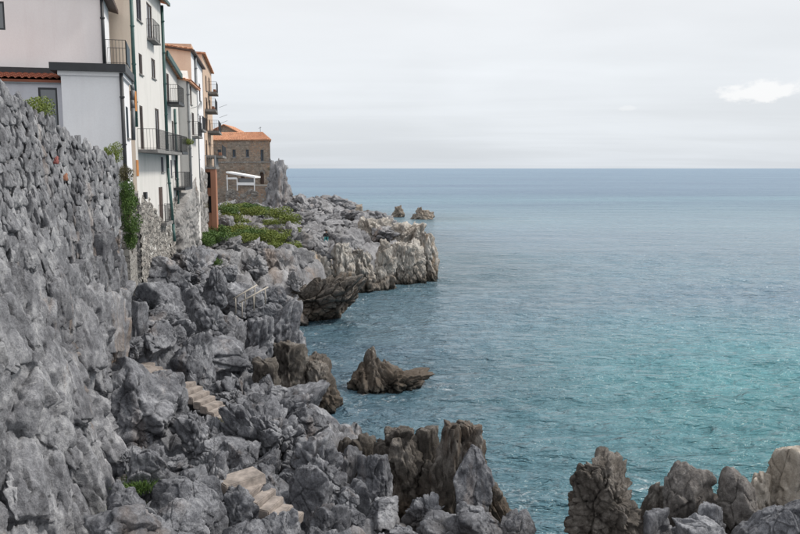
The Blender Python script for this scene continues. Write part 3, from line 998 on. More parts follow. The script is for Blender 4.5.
# ================================================================== near stone wall and cliff
WT = [(9.5, at(-140, -28, 9.5)), (13.5, None), (17.6, at(0, 86, 17.6)), (21.5, at(58, 128, 21.5)), (27.0, at(117, 164, 27.0)), (29.4, at(118, 172, 29.4))]
tops = {13.5: np.array([-8.85, 13.5, 14.6]), 9.5: np.array([-8.6, 9.5, 15.3])}
WTOP = np.array([tops[y] if y in tops else p for y, p in WT])
WTOP[-1] = (-12.2, 29.2, 11.9)
WBOT = np.array([(-5.0, 9.5, 3.8), (-5.5, 13.2, 3.8), at(104, 545, 15.0), at(116, 440, 19.5), at(133, 318, 26.6), (-12.0, 30.2, 6.0)])
WBOT[:, 2] -= 0.9
WBOT[:5, 0] -= 0.55


def spline(pts, t):
    n = len(pts)
    k = np.clip(t * (n - 1), 0, n - 1 - 1e-6)
    i = k.astype(int)
    f = (k - i)[:, None]
    g = lambda j: pts[np.clip(j, 0, n - 1)]
    p0, p1, p2, p3 = g(i - 1), g(i), g(i + 1), g(i + 2)
    return 0.5 * (2 * p1 + (p2 - p0) * f + (2 * p0 - 5 * p1 + 4 * p2 - p3) * f ** 2 + (3 * p1 - p0 - 3 * p2 + p3) * f ** 3)


def wall_surf(s, t):                       # s along the wall, t from the top (0) to the foot (1)
    a, b = spline(WTOP, s), spline(WBOT, s)
    e = (0.72 * t + 0.28 * t ** 3)[:, None]
    xy = a[:, :2] + (b[:, :2] - a[:, :2]) * e
    z = a[:, 2] + (b[:, 2] - a[:, 2]) * t
    return np.column_stack([xy, z])


def wall_frame(s, t):
    h = 2e-3
    p = wall_surf(s, t)
    du = wall_surf(np.clip(s + h, 0, 1), t) - wall_surf(np.clip(s - h, 0, 1), t)
    dv = wall_surf(s, np.clip(t + h, 0, 1)) - wall_surf(s, np.clip(t - h, 0, 1))
    n = np.cross(dv, du)
    n /= np.linalg.norm(n, axis=1, keepdims=True)
    n *= np.sign(n[:, :1] + 1e-9)
    return p, n


def near_wall():
    # the rock face below
    nu, nv = 560, 220
    S, T = np.meshgrid(np.linspace(0.15, 1, nu), np.linspace(0.0, 1.0, nv), indexing='ij')
    s, t = S.ravel(), T.ravel()
    p, n = wall_frame(s, t)
    q = p.copy()
    wv = np.stack([fbm(q * 0.9 + 2, 3), fbm(q * 0.9 + 17, 3), fbm(q * 0.9 + 33, 3)], 1)
    low = sstep(0.40, 0.62, t + 0.08 * wv[:, 0])
    st = np.stack([q[:, 0] * 1.25, q[:, 1] * 1.25, q[:, 2] * 0.42], 1) + 0.5 * wv
    al = q[:, 1] + 0.25 * q[:, 0]
    dn = t * 9.5
    st = np.stack([al * 0.62, dn * 0.14, 0.1 * q[:, 0]], 1) + 0.16 * wv
    f1, f2, cid, tl = worley(st)
    st2 = np.stack([al * 1.7, dn * 0.42, 0.3 * q[:, 0]], 1) + 0.3 * wv
    g1, g2, cid2, tl2 = worley(st2)
    k = (0.40 * (cid - 0.5) + 0.5 * tl) * sstep(0.0, 0.30, f2 - f1) - 0.22 * np.exp(-(f2 - f1) / 0.09)
    k += (0.22 * (cid2 - 0.4) + 0.34 * tl2) * sstep(0.0, 0.28, g2 - g1) - 0.10 * np.exp(-(g2 - g1) / 0.08)
    k += 0.12 * ridged(np.stack([al * 1.9, dn * 0.30, q[:, 0] * 0.3], 1) + 0.25 * wv, 4, 0.55)
    k += 0.05 * ridged(q * 2.6 + 0.3 * wv, 4, 0.6)
    k += 0.16 * fbm(q * 0.7 + 9, 3)
    k2 = -0.10 + 0.05 * fbm(q * 3, 4)       # core of the masonry, recessed behind its stones
    k = (k - 0.15) * low + k2 * (1 - low) + 0.025 * fbm(q * 9, 3, 0.6)
    v = p + n * k[:, None] + 0.06 * wv * low[:, None]
    root = empty('stone_wall', (-9.3, 20.0, 9.0), 'long battered rubble stone wall rising from the grey cliff on the left', 'wall')
    org = np.array(root.location)
    f = grid_faces(nu, nv)
    tag(link('cliff_face', mesh('cliff_face', v - org, f, M_CLIFF, True), root), 'grey natural rock face under the masonry with vertical furrows')
    # top and back of the wall body
    sb_ = np.linspace(0.05, 1, 60)
    tp, tn = wall_frame(sb_, np.zeros(60))
    back = tp + np.array([-1.1, 0.15, 0.0])
    low_ = back - np.array([0, 0, 7.0])
    vv = np.vstack([tp - 0.12 * tn, back, low_]) - org
    ff = [[i, i + 1, 60 + i + 1, 60 + i] for i in range(59)] + [[60 + i, 61 + i, 121 + i, 120 + i] for i in range(59)]
    link('wall_core', mesh('wall_core', vv, ff, M_STONE), root)
    # stones: small fitted rubble above, ever larger blocks towards the foot
    r = np.random.RandomState(3)
    protos = []
    for i in range(18):
        st_ = 'block' if i < 11 else 'slab'
        P, fi = rock_shape(5 if i >= 11 else 4, 500 + i, st_, 20, 10, asp=(0.7, 1, 1.5))
        Pl, fl = rock_shape(3, 500 + i, st_, 20, 10, asp=(0.7, 1, 1.5))
        protos.append((Pl, fl, mesh('stone', P, fi, M_CLIFF if i >= 11 else M_STONE, True)))
    stones, acc, accr, cs, ct_ = [], [], [], [], []
    for (n_try, ra, rb, t0, t1) in ((500, 0.60, 0.95, 0.56, 1.0), (900, 0.38, 0.58, 0.45, 1.0), (1800, 0.26, 0.38, 0.38, 1.0), (4000, 0.17, 0.26, 0.26, 1.0),
                                    (9000, 0.12, 0.20, 0.0, 0.85), (22000, 0.07, 0.12, -0.005, 0.8)):
        s_c = 0.22 + 0.78 * r.rand(n_try)
        t_c = t0 + (t1 - t0) * r.rand(n_try)
        pc = wall_surf(s_c, np.clip(t_c, 0, 1))
        wob = 0.10 * fbm(pc * 0.5 + 4, 2)
        for i in range(n_try):
            if t_c[i] + wob[i] < t0 and t0 > 0:
                continue
            rad = r.uniform(ra, rb)
            if acc:
                A = np.array(acc)
                if (np.linalg.norm((A - pc[i]) * np.array([1, 1, 0.66]), axis=1) < 0.74 * (np.array(accr) + rad)).any():
                    continue
            acc.append(pc[i])
            accr.append(rad)
            stones.append((len(stones), rad))
            cs.append(s_c[i])
            ct_.append(t_c[i])
    cand = np.column_stack([cs, ct_])
    idx = np.array([q[0] for q in stones])
    ps, ns = wall_frame(cand[idx, 0], np.clip(cand[idx, 1], 0, 1))
    order = np.argsort([-(q[1] / np.linalg.norm(ps[j] - np.array([0, 0, 12]))) for j, q in enumerate(stones)])
    vis = [j for j in order if -60 < 400 + FPX * ps[j][0] / ps[j][1]]
    hid = [j for j in order if j not in set(vis)]
    RV, RF, base = [], [], 0
    for cnt, j in enumerate(vis + hid):
        rad = stones[j][1]
        n_ = ns[j]
        ang = math.atan2(n_[1], n_[0])
        ca, sa = math.cos(ang), math.sin(ang)
        tilt = r.normal() * 0.2
        ct, s_t = math.cos(tilt), math.sin(tilt)
        scl = np.array([rad * r.uniform(0.5, 0.8), rad * r.uniform(0.95, 1.35), rad * r.uniform(1.2, 1.95)])
        c = ps[j] + n_ * (r.uniform(-0.30, 0.18) * rad - 0.04)
        P, fi, me = protos[11 + r.randint(7) if rad > 0.24 else r.randint(11)]
        if cnt < 300:
            o = link('stone', me, root, loc=c - org, rot=(tilt, r.normal() * 0.1 - math.atan2(n_[2], math.hypot(n_[0], n_[1])), ang), sc=scl)
        else:
            Q = P * scl
            lp = math.atan2(n_[2], math.hypot(n_[0], n_[1]))
            Q = np.column_stack([Q[:, 0] * math.cos(lp) - Q[:, 2] * math.sin(lp), Q[:, 1], Q[:, 0] * math.sin(lp) + Q[:, 2] * math.cos(lp)])
            Q = np.column_stack([Q[:, 0], Q[:, 1] * ct - Q[:, 2] * s_t, Q[:, 1] * s_t + Q[:, 2] * ct])
            Q = np.column_stack([Q[:, 0] * ca - Q[:, 1] * sa, Q[:, 0] * sa + Q[:, 1] * ca, Q[:, 2]]) + c - org
            RV.append(Q)
            RF.append(fi + base)
            base += len(Q)
    if RV:
        o = link('small_stones', mesh('small_stones', np.vstack(RV), np.vstack(RF), M_STONE, True), root)
        tag(o, kind='stuff')
    # a few red brick bits between the stones
    for (px, py, Y, m_) in ((46, 160, 20.6, M_REDC), (54, 176, 21.2, M_TERRA)):
        tgt = at(px, py, Y)
        j = np.argmin(np.linalg.norm((ps - tgt), axis=1))
        n_ = ns[j]
        o = link('brick', mesh('brick', protos[2][0], protos[2][1], m_), root, loc=ps[j] + n_ * 0.06 - org,
                 rot=(0.1, 0.1, math.atan2(n_[1], n_[0])), sc=(0.07, 0.07, 0.11))
        tag(o, 'red brick fragment set among the grey stones')
    print('stones', len(stones))
    return ps, ns


near_wall()


# ================================================================== houses
class Face:
    """vertical facade plane from A to B (plan), outward normal to the right of travel"""
    def __init__(s, A, B, flip=False):
        s.A = np.array(A[:2], float)
        s.B = np.array(B[:2], float)
        d = s.B - s.A
        s.L = np.linalg.norm(d)
        s.u = d / s.L
        s.n = np.array([s.u[1], -s.u[0]]) * (-1 if flip else 1)

    def P(s, u, n, z):
        q = s.A + s.u * u + s.n * n
        return (q[0], q[1], z)

    def pix(s, px, py):
        r = ray(px, py)
        # (r*k - A) . n = 0
        k = (s.A @ s.n) / (r[:2] @ s.n)
        p = r * k
        return (p[:2] - s.A) @ s.u, CAM_Z + p[2]

    def rect(s, px0, px1, py0, py1):
        u0, _ = s.pix(px0, (py0 + py1) / 2)
        u1, _ = s.pix(px1, (py0 + py1) / 2)
        pm = (px0 + px1) / 2
        _, z1 = s.pix(pm, py0)
        _, z0 = s.pix(pm, py1)
        return min(u0, u1), max(u0, u1), z0, z1

    def box(s, mb, u0, u1, n0, n1, z0, z1):
        mb.hexa([s.P(u0, n0, z0), s.P(u1, n0, z0), s.P(u1, n1, z0), s.P(u0, n1, z0),
                 s.P(u0, n0, z1), s.P(u1, n0, z1), s.P(u1, n1, z1), s.P(u0, n1, z1)])


def wall(root, F, u0, u1, z0, z1, ops, mat, name='wall', deep=0.09, slope=0.0, n=0.0):
    """wall sheet with real openings and reveals; slope raises the top edge along u"""
    us = sorted(set([u0, u1] + [o[k] for o in ops for k in (0, 1)]))
    zs = sorted(set([z0, z1] + [o[k] for o in ops for k in (2, 3)]))
    mb = MB()
    for a, b in zip(us[:-1], us[1:]):
        for c, d in zip(zs[:-1], zs[1:]):
            mu, mz = (a + b) / 2, (c + d) / 2
            if any(o[0] < mu < o[1] and o[2] < mz < o[3] for o in ops):
                continue
            da = d + (slope * (a - u0) if d == z1 else 0)
            db = d + (slope * (b - u0) if d == z1 else 0)
            mb.add([F.P(a, n, c), F.P(b, n, c), F.P(b, n, db), F.P(a, n, da)], [[0, 1, 2, 3]])
    for a, b, c, d in [o[:4] for o in ops]:
        for q in ([(a, c), (b, c)], [(b, c), (b, d)], [(b, d), (a, d)], [(a, d), (a, c)]):
            (a1, c1), (a2, c2) = q
            mb.add([F.P(a1, n, c1), F.P(a2, n, c2), F.P(a2, n - deep, c2), F.P(a1, n - deep, c1)], [[0, 1, 2, 3]])
    return mb.build(name, mat, root, root.location)


def window(root, F, o, kind, n=0.0):
    a, b, c, d = o[:4]
    org = root.location
    fm = {'w': M_SHUTB, 'f': M_SHUTB, 'd': M_DARK, 'g': M_DARK}.get(kind, M_SHUT)
    if kind in ('w', 'f', 'g'):
        t = 0.07
        mb = MB()
        F.box(mb, a, a + t, n - 0.085, n - 0.03, c, d)
        F.box(mb, b - t, b, n - 0.085, n - 0.03, c, d)
        F.box(mb, a + t, b - t, n - 0.085, n - 0.03, d - t, d)
        F.box(mb, a + t, b - t, n - 0.085, n - 0.03, c, c + t)
        m_ = (a + b) / 2
        if kind != 'g':
            F.box(mb, m_ - 0.04, m_ + 0.04, n - 0.085, n - 0.025, c + t, d - t)
        fr = mb.build('window' if kind != 'f' else 'balcony_door', fm, root, org)
        mb = MB()
        F.box(mb, a + 0.02, b - 0.02, n - 0.075, n - 0.05, c + 0.02, d - 0.02)
        mb.build('pane', M_PANEG if kind == 'g' else M_PANE, fr, org)
    else:                                 # louvred shutters, closed
        mat = {'s': M_SHUT, 'b': M_SHUTB, 't': M_SHUTT, 'd': M_SHUTB}[kind]
        mb = MB()
        m_ = (a + b) / 2
        for (p, q) in ((a + 0.01, m_ - 0.01), (m_ + 0.01, b - 0.01)):
            F.box(mb, p, p + 0.06, n - 0.07, n - 0.01, c + 0.01, d - 0.01)
            F.box(mb, q - 0.06, q, n - 0.07, n - 0.01, c + 0.01, d - 0.01)
            z = c + 0.03
            while z < d - 0.06:
                mb.add([F.P(p + 0.06, n - 0.02, z), F.P(q - 0.06, n - 0.02, z), F.P(q - 0.06, n - 0.06, z + 0.06), F.P(p + 0.06, n - 0.06, z + 0.06)], [[0, 1, 2, 3]])
                z += 0.055
        mb.build('shutter' if kind != 'd' else 'door', mat, root, org)
    if kind in ('w', 's', 'b', 't') and d - c < 1.9:
        mb = MB()
        F.box(mb, a - 0.08, b + 0.08, n - 0.05, n + 0.07, c - 0.07, c - 0.005)
        mb.build('sill', M_SLAB, root, org)


def railing(F, path, z0, h, parent, org, gap=0.13, mat=None, rad=0.0075, name='railing'):
    mb = MB()
    for (p, q) in zip(path[:-1], path[1:]):
        a, b = np.array(F.P(p[0], p[1], 0)), np.array(F.P(q[0], q[1], 0))
        L_ = np.linalg.norm(b - a)
        for z in (z0 + 0.06, z0 + h):
            mb.tube(a + (0, 0, z), b + (0, 0, z), rad * 1.7, 6)
        k = max(2, int(L_ / gap))
        for i in range(k + 1):
            c = a + (b - a) * i / k
            mb.tube(c + (0, 0, z0), c + (0, 0, z0 + h), rad * (2.0 if i in (0, k) else 1), 5)
    return mb.build(name, mat or M_DARK, parent, org)


def balcony(root, F, u0, u1, out, z, h=1.0, slab=0.14, mat=None, n=0.0, rmat=None):
    org = root.location
    mb = MB()
    F.box(mb, u0, u1, n - 0.05, n + out, z - slab, z)
    b = mb.build('balcony', mat or M_SLAB, root, org)
    e = out - 0.05 + n
    railing(F, [(u0 + 0.04, n), (u0 + 0.04, e), (u1 - 0.04, e), (u1 - 0.04, n)], z, h, b, org, mat=rmat)
    return b


def pipe(root, pts, r, mat, name='downpipe'):
    mb = MB()
    for a, b in zip(pts[:-1], pts[1:]):
        mb.tube(a, b, r, 8)
    p = mb.build(name, mat, root, root.location, True)
    mb = MB()
    for a, b in zip(pts[:-1], pts[1:]):
        a, b = np.array(a), np.array(b)
        L_ = np.linalg.norm(b - a)
        for k in range(int(L_ / 1.8)):
            c = a + (b - a) * (k + 0.5) * 1.8 / L_
            mb.tube(c - (b - a) / L_ * 0.03, c + (b - a) / L_ * 0.03, r * 1.35, 8)
    if mb.v:
        mb.build('pipe_clamp', mat, p, root.location)
    return p


def tile_roof(root, c00, c10, c11, c01, mat=None, pitch=0.24, rows=0.34, name='roof', thick=0.10):
    """barrel-tiled slope; c00-c10 eave, c01-c11 ridge"""
    c00, c10, c11, c01 = [np.array(q, float) for q in (c00, c10, c11, c01)]
    W_ = np.linalg.norm(c10 - c00)
    H_ = np.linalg.norm(c01 - c00)
    nu = max(2, int(W_ / pitch)) * 6 + 1
    nr = max(2, int(H_ / rows))
    nrm = np.cross(c10 - c00, c01 - c00)
    nrm /= np.linalg.norm(nrm)
    if nrm[2] < 0:
        nrm = -nrm
    V = []
    for k in range(nr):
        for e in (0, 1):
            t = (k + e) / nr
            for i in range(nu):
                s = i / (nu - 1)
                base = (c00 * (1 - s) + c10 * s) * (1 - t) + (c01 * (1 - s) + c11 * s) * t
                h = 0.06 * abs(math.sin(math.pi * i / 6 * 1.0)) + (0.045 if e == 0 else 0.0)
                V.append(base + nrm * h)
    V = np.array(V)
    F_ = []
    for row in range(2 * nr - 1):
        for i in range(nu - 1):
            a = row * nu + i
            F_.append([a, a + 1, a + 1 + nu, a + nu])
    b0 = len(V)
    under = [c00 - nrm * thick, c10 - nrm * thick, c11 - nrm * thick, c01 - nrm * thick, c00, c10, c11, c01]
    V = np.vstack([V, under])
    F_ += [[b0 + j for j in q] for q in ([3, 2, 1, 0], [0, 1, 5, 4], [1, 2, 6, 5], [2, 3, 7, 6], [3, 0, 4, 7])]
    return link(name, mesh(name, V - np.array(root.location), F_, mat or M_TILE), root)


def stone_skirt(root, F, u0, u1, zbot, top, mat, name='stone_base', st=0.07, proud=0.06, amp=0.09, cell=3.2):
    """rubble masonry sheet in relief, ragged upper edge top(u)"""
    nu = int((u1 - u0) / st) + 1
    nv = 70
    us = np.linspace(u0, u1, nu)
    V = np.zeros((nu, nv, 3))
    for i, u in enumerate(us):
        tz = top(u)
        zs = np.linspace(zbot, tz, nv)
        for j, z in enumerate(zs):
            V[i, j] = F.P(u, 0, z)
    P = V.reshape(-1, 3)
    wv = np.stack([fbm(P * 1.5, 2), fbm(P * 1.5 + 9, 2), fbm(P * 1.5 + 18, 2)], 1)
    f1, f2, cid, tl = worley(P * cell + 0.3 * wv)
    h = proud + amp * (cid - 0.3) + amp * (0.6 - f1) - amp * 0.9 * np.exp(-(f2 - f1) / 0.10) + 0.08 * fbm(P * 0.6, 2)
    e = np.ones((nu, nv))
    e[:, -1] = 0
    e[:, -2] = 0.7
    h = h * e.ravel() - 0.05 * (1 - e.ravel())
    P = P + np.append(F.n, 0) * h[:, None]
    return link(name, mesh(name, P - np.array(root.location), grid_faces(nu, nv), mat, True), root)


def block_sides(root, F, W_, z0, z1, mat, slope=0.0, near_ops=(), name='wall', u1=None):
    """near gable, far gable and back of a house whose sea front is F; W_ = depth inland"""
    u1 = F.L if u1 is None else u1
    near = Face(F.P(0, -W_, 0), F.P(0, 0, 0))
    back_z = z1 + slope * W_
    wall(root, Face(F.P(0, 0, 0), F.P(0, -W_, 0), flip=True), 0, W_, z0, z1, list(near_ops), mat, name, slope=slope)
    wall(root, Face(F.P(u1, 0, 0), F.P(u1, -W_, 0)), 0, W_, z0, z1, [], mat, name, slope=slope)
    wall(root, Face(F.P(0, -W_, 0), F.P(u1, -W_, 0), flip=True), 0, u1, z0, back_z, [], mat, name)


def flat_roof(root, F, W_, z1, slope, mat, over=0.25, thick=0.14, name='roof', back=0.2):
    mb = MB()
    u0, u1 = -over, F.L + over
    z0_ = z1 - slope * over
    z2 = z1 + slope * (W_ + back)
    mb.hexa([F.P(u0, over, z0_ + 0.01), F.P(u1, over, z0_ + 0.01), F.P(u1, -W_ - back, z2 + 0.01), F.P(u0, -W_ - back, z2 + 0.01),
             F.P(u0, over, z0_ + thick), F.P(u1, over, z0_ + thick), F.P(u1, -W_ - back, z2 + thick), F.P(u0, -W_ - back, z2 + thick)])
    return mb.build(name, mat, root, root.location)


HG = 'houses in the seafront row'

# --- house 1: pinkish gabled house with the balcony, annexes in front of it
A1, B1 = at(103, 60, 34.0), at(110.5, 60, 37.9)
F1 = Face(A1, B1)
h1 = empty('seafront_house', (A1[0], A1[1], 10.0), 'pinkish white house with white annex and dark downpipe above the stone wall', 'house', HG)
fr = F1.rect(104.6, 107.2, 15, 66)
ops = [(0.55, 1.45, fr[2] + 0.2, fr[2] + 2.35)]
zb1 = F1.pix(105, 66)[1]
ops = [(0.55, 1.4, zb1, zb1 + 2.15)]
wall(h1, F1, 0, F1.L, 9.5, 19.4, ops, M_ANNEX)
window(h1, F1, ops[0], 'f')
G1 = Face(F1.P(0, 0, 0), F1.P(0, -9, 0), flip=True)
wo_ = G1.rect(-7, 4.6, 1, 29.5)
block_sides(h1, F1, 9.0, 9.5, 19.4, M_PINK, 0.28, [wo_])
window(h1, G1, wo_, 'g')
flat_roof(h1, F1, 9.0, 19.4, 0.28, M_SHUTB, 0.42, 0.2)
bal = balcony(h1, F1, 0.02, 2.5, 0.98, zb1, 1.02, 0.2, M_SLAB)
mb = MB()
F1.box(mb, 0.10, 2.44, 0.955, 0.97, zb1 + 0.08, zb1 + 0.98)
mb.build('railing_screen', M_SHUTT, bal, h1.location)
pipe(h1, [np.array(F1.P(-0.06, 0.06, 19.2)), np.array(F1.P(-0.06, 0.06, zb1 - 0.35))], 0.075, M_DARK)
# annexes
AN = Face(at(122, 100, 30.5), at(129.5, 100, 33.4))
zr = AN.pix(122, 77)[1]
ao = AN.rect(127.0, 129.3, 115, 138)
ao = (1.25, 2.15, ao[2], ao[2] + 1.25)
wall(h1, AN, 0, AN.L, 10.6, zr, [ao], M_ANNEX, 'annex_wall')
window(h1, AN, ao, 't')
AF = Face(AN.P(0, 0, 0), AN.P(0, -2.35, 0), flip=True)
wall(h1, AF, 0, 2.15, 10.95, zr, [], M_ANNEX, 'annex_wall')
AL = Face(AN.P(0.0, -2.15, 0), AN.P(0.75, -2.17, 0))
wall(h1, AL, 0, 0.75, 10.95, zr, [], M_ANNEX, 'annex_wall')
mb = MB()
AN.box(mb, -0.28, AN.L + 0.4, -2.5, 0.2, zr + 0.13, zr + 0.42)
mb.build('annex_roof', M_DARK, h1, h1.location)
mb = MB()
AN.box(mb, -0.1, AN.L + 0.2, -2.25, 0.09, zr - 0.02, zr + 0.13)
mb.build('cornice', M_ANNEX, h1, h1.location)
pipe(h1, [np.array(AN.P(-0.09, 0.02, zr + 0.1)), np.array(AN.P(-0.09, 0.02, 10.0))], 0.075, M_DARK)
mb = MB()
AN.box(mb, -0.03, AN.L, -3.0, 0.03, 7.0, 10.95)
mb.build('annex_base', M_STONEB, h1, h1.location)
# left annex with glazed door, lean-to tiled roof
AF2 = Face(AN.P(0.75, -2.15, 0), AN.P(0.75, -9.5, 0), flip=True)
zl = AF2.pix(30, 80)[1]
do = AF2.rect(39, 58, 87.5, 128)
wall(h1, AF2, 0, 7.3, 9.8, zl, [do], M_GREYPL, 'annex_wall')
window(h1, AF2, do, 'g')
mb = MB()
AF2.box(mb, -0.02, 7.3, 0, 0.10, zl - 0.12, zl + 0.0)
mb.build('gutter', M_PIPE, h1, h1.location)
zt = zl + 0.50
tile_roof(h1, AF2.P(0.02, 0.12, zl + 0.02), AF2.P(7.3, 0.12, zl + 0.02), np.array(AF2.P(7.3, -2.6, zt)), np.array(AF2.P(0.02, -2.6, zt)), name='lean_to_roof', mat=M_TILED)
mb = MB()
AF2.box(mb, 0.1, 7.3, -2.7, -2.45, zt - 0.05, zt + 0.26)
mb.build('flashing', M_DARK, h1, h1.location)
# orange meter box and grey conduits at the corner of the annex
mb = MB()
q = at(133.6, 101, 34.2)
mb.hexa([(q[0] + dx, q[1] + dy, q[2] + dz) for dz in (-0.42, 0.42) for dx, dy in ((-0.12, -0.1), (0.1, -0.1), (0.1, 0.1), (-0.12, 0.1))])
mb.build('meter_box', M_ORSTAIN, h1, h1.location)
mb = MB()
p0 = [at(131.4, 80, 34), at(131.8, 84, 34), at(133, 90, 34), at(132, 100, 34), at(133, 108, 34), at(133.5, 140, 34)]
for a, b in zip(p0[:-1], p0[1:]):
    mb.tube(a, b, 0.09)
mb.build('conduit', M_PIPE, h1, h1.location, True)

# --- house 2: tall white house, green corner pipe
A2, B2 = at(133.5, 100, 38.6), at(164.2, 100, 47.4)
F2 = Face(A2, B2)
h2 = empty('seafront_house', (A2[0], A2[1], 8.0), 'tall white house with cream gable, green corner pipe and long balcony', 'house', HG)
zbal2 = F2.pix(140, 149.5)[1]
rects = [((136.3, 141.0, -3, 20), 's'), ((147.0, 152.0, 4.5, 40), 'f'), ((139.0, 142.3, 54, 74), 'w'), ((151.5, 155.2, 59, 78), 'w'),
         ((140.2, 143.4, 106, 149), 'f'), ((155.6, 159.4, 109, 149), 'f'), ((161.0, 163.6, 157, 172), 's')]
ops2 = [(F2.rect(*r_), k) for r_, k in rects]
ops2 = [((o_[0], o_[1], max(o_[2], zbal2) if k == 'f' and o_[2] < zbal2 + 1 else o_[2], o_[3]), k) for o_, k in ops2]
dr = F2.rect(159.2, 163.0, 187, 222)
ops2.append((dr, 'd'))
wall(h2, F2, 0, F2.L, 7.0, 21.7, [o_ for o_, k in ops2], M_WHITE)
for o_, k in ops2:
    window(h2, F2, o_, k)
block_sides(h2, F2, 9.0, 7.0, 21.7, M_CREAM, 0.25)
flat_roof(h2, F2, 9.0, 21.7, 0.25, M_TILE, 0.35, 0.12)
mb = MB()
F2.box(mb, -0.3, F2.L + 0.35, 0.36, 0.50, 21.52, 21.70)
mb.build('gutter', M_GREEN, h2, h2.location)
pipe(h2, [np.array(F2.P(0.05, 0.08, 21.5)), np.array(F2.P(0.05, 0.08, 14.0))], 0.085, M_GREEN)
pipe(h2, [np.array(F2.P(F2.L - 0.05, 0.08, 21.5)), np.array(F2.P(F2.L - 0.05, 0.08, 12.0)), np.array(F2.P(F2.L - 0.3, 0.3, 8.6)), np.array(F2.P(F2.L - 0.6, 0.4, 7.6))], 0.09, M_GREEN)
balcony(h2, F2, 0.55, F2.L - 0.15, 0.95, zbal2, 1.02, 0.16)
o_ = ops2[1][0]
balcony(h2, F2, o_[0] - 0.25, o_[1] + 0.25, 0.4, o_[2], 1.0, 0.1)
railing(F2, [(dr[0] - 0.3, 0.0), (dr[0] - 0.3, 0.35), (dr[1] + 0.45, 0.35), (dr[1] + 0.45, 0)], dr[2], 1.0, h2, h2.location)
mb = MB()
F2.box(mb, dr[0] - 0.4, dr[1] + 0.6, -0.05, 0.45, dr[2] - 0.18, dr[2] - 0.01)
mb.build('door_step', M_SLAB, h2, h2.location)
q0 = F2.rect(136.2, 138.2, 160, 176)
mb = MB()
F2.box(mb, q0[0], q0[1], 0.0, 0.03, q0[2], q0[3])
mb.build('wall_patch', M_ORSTAIN, h2, h2.location)
nz = random.Random(4)
tops2 = [nz.uniform(-0.25, 0.25) for _ in range(60)]


def top2(u):
    k = u / F2.L
    base = 10.75 - 0.15 * k * F2.L if k < 0.32 else (10.2 - (k - 0.32) * 3.2 if k < 0.78 else 8.6)
    i = int(u / 0.18) % 59
    return base + tops2[i] * 0.9


stone_skirt(h2, F2, -0.05, F2.L - 0.05, 5.0, top2, M_STONEB)
GB = Face(F2.P(-0.02, 0, 0), F2.P(-0.02, -3.0, 0), flip=True)
stone_skirt(h2, GB, -0.05, 3.0, 5.0, lambda u: 10.9 + 0.1 * math.sin(u * 5), M_STONEB)
mb = MB()
nr = F2.rect(143.2, 144.6, 192, 199)
F2.box(mb, nr[0], nr[1], 0.0, 0.15, nr[2], nr[3])
mb.build('niche_shade', M_DARK, h2, h2.location)  # solid dark box stands in for the shade inside a wall niche

# --- house 3: narrow white house, green sloping trim
A3, B3 = at(164.6, 120, 47.6), at(178.6, 120, 53.2)
F3 = Face(A3, B3)
h3 = empty('seafront_house', (A3[0], A3[1], 8.0), 'narrow white house with green sloping roof trim and two small balconies', 'house', HG)
z3a, z3b = F3.pix(164.8, 56)[1], F3.pix(177, 77)[1]
r3 = [((166.8, 169.2, 74, 103), 'f'), ((172.2, 173.8, 121, 150), 'f'), ((170.6, 172.0, 160, 176), 's'), ((174.6, 176.0, 160, 178), 's'), ((175, 176.6, 197, 228), 'b')]
ops3 = [(F3.rect(*r_), k) for r_, k in r3]
wall(h3, F3, 0, F3.L, 6.6, z3a, [o_ for o_, k in ops3], M_WHITE, slope=(z3b - z3a) / F3.L)
for o_, k in ops3:
    window(h3, F3, o_, k)
mb = MB()
dz = (z3b - z3a)
mb.hexa([F3.P(0, -6, z3a), F3.P(F3.L, -6, z3b), F3.P(F3.L, 0.25, z3b), F3.P(0, 0.25, z3a),
         F3.P(0, -6, z3a + 0.12), F3.P(F3.L, -6, z3b + 0.12), F3.P(F3.L, 0.25, z3b + 0.12), F3.P(0, 0.25, z3a + 0.12)])
mb.build('roof', M_TILE, h3, h3.location)
mb = MB()
mb.hexa([F3.P(-0.05, 0.25, z3a - 0.12), F3.P(F3.L, 0.25, z3b - 0.12), F3.P(F3.L, 0.36, z3b - 0.12), F3.P(-0.05, 0.36, z3a - 0.12),
         F3.P(-0.05, 0.25, z3a + 0.2), F3.P(F3.L, 0.25, z3b + 0.2), F3.P(F3.L, 0.36, z3b + 0.2), F3.P(-0.05, 0.36, z3a + 0.2)])
mb.build('roof_trim', M_GREEN, h3, h3.location)
b3 = F3.pix(168, 103)[1]
balcony(h3, F3, 0.15, 2.6, 0.85, b3, 1.0, 0.16, M_DARK)
b3b = F3.pix(172, 151.5)[1]
balcony(h3, F3, 2.0, 4.6, 0.7, b3b, 1.0, 0.16, M_DARK)
b3c = F3.pix(172, 188)[1]
balcony(h3, F3, 2.4, 4.9, 0.75, b3c, 1.0, 0.16, M_DARK)
pipe(h3, [np.array(F3.P(F3.L * 0.62, 0.1, b3 - 0.2)), np.array(F3.P(F3.L * 0.62, 0.1, 7.0))], 0.08, M_GREEN)
stone_skirt(h3, F3, 0, F3.L, 4.5, lambda u: 9.2 + 1.5 * (u / F3.L) + 0.25 * math.sin(u * 4.1) + 0.2 * math.sin(u * 9.7), M_STONEB)

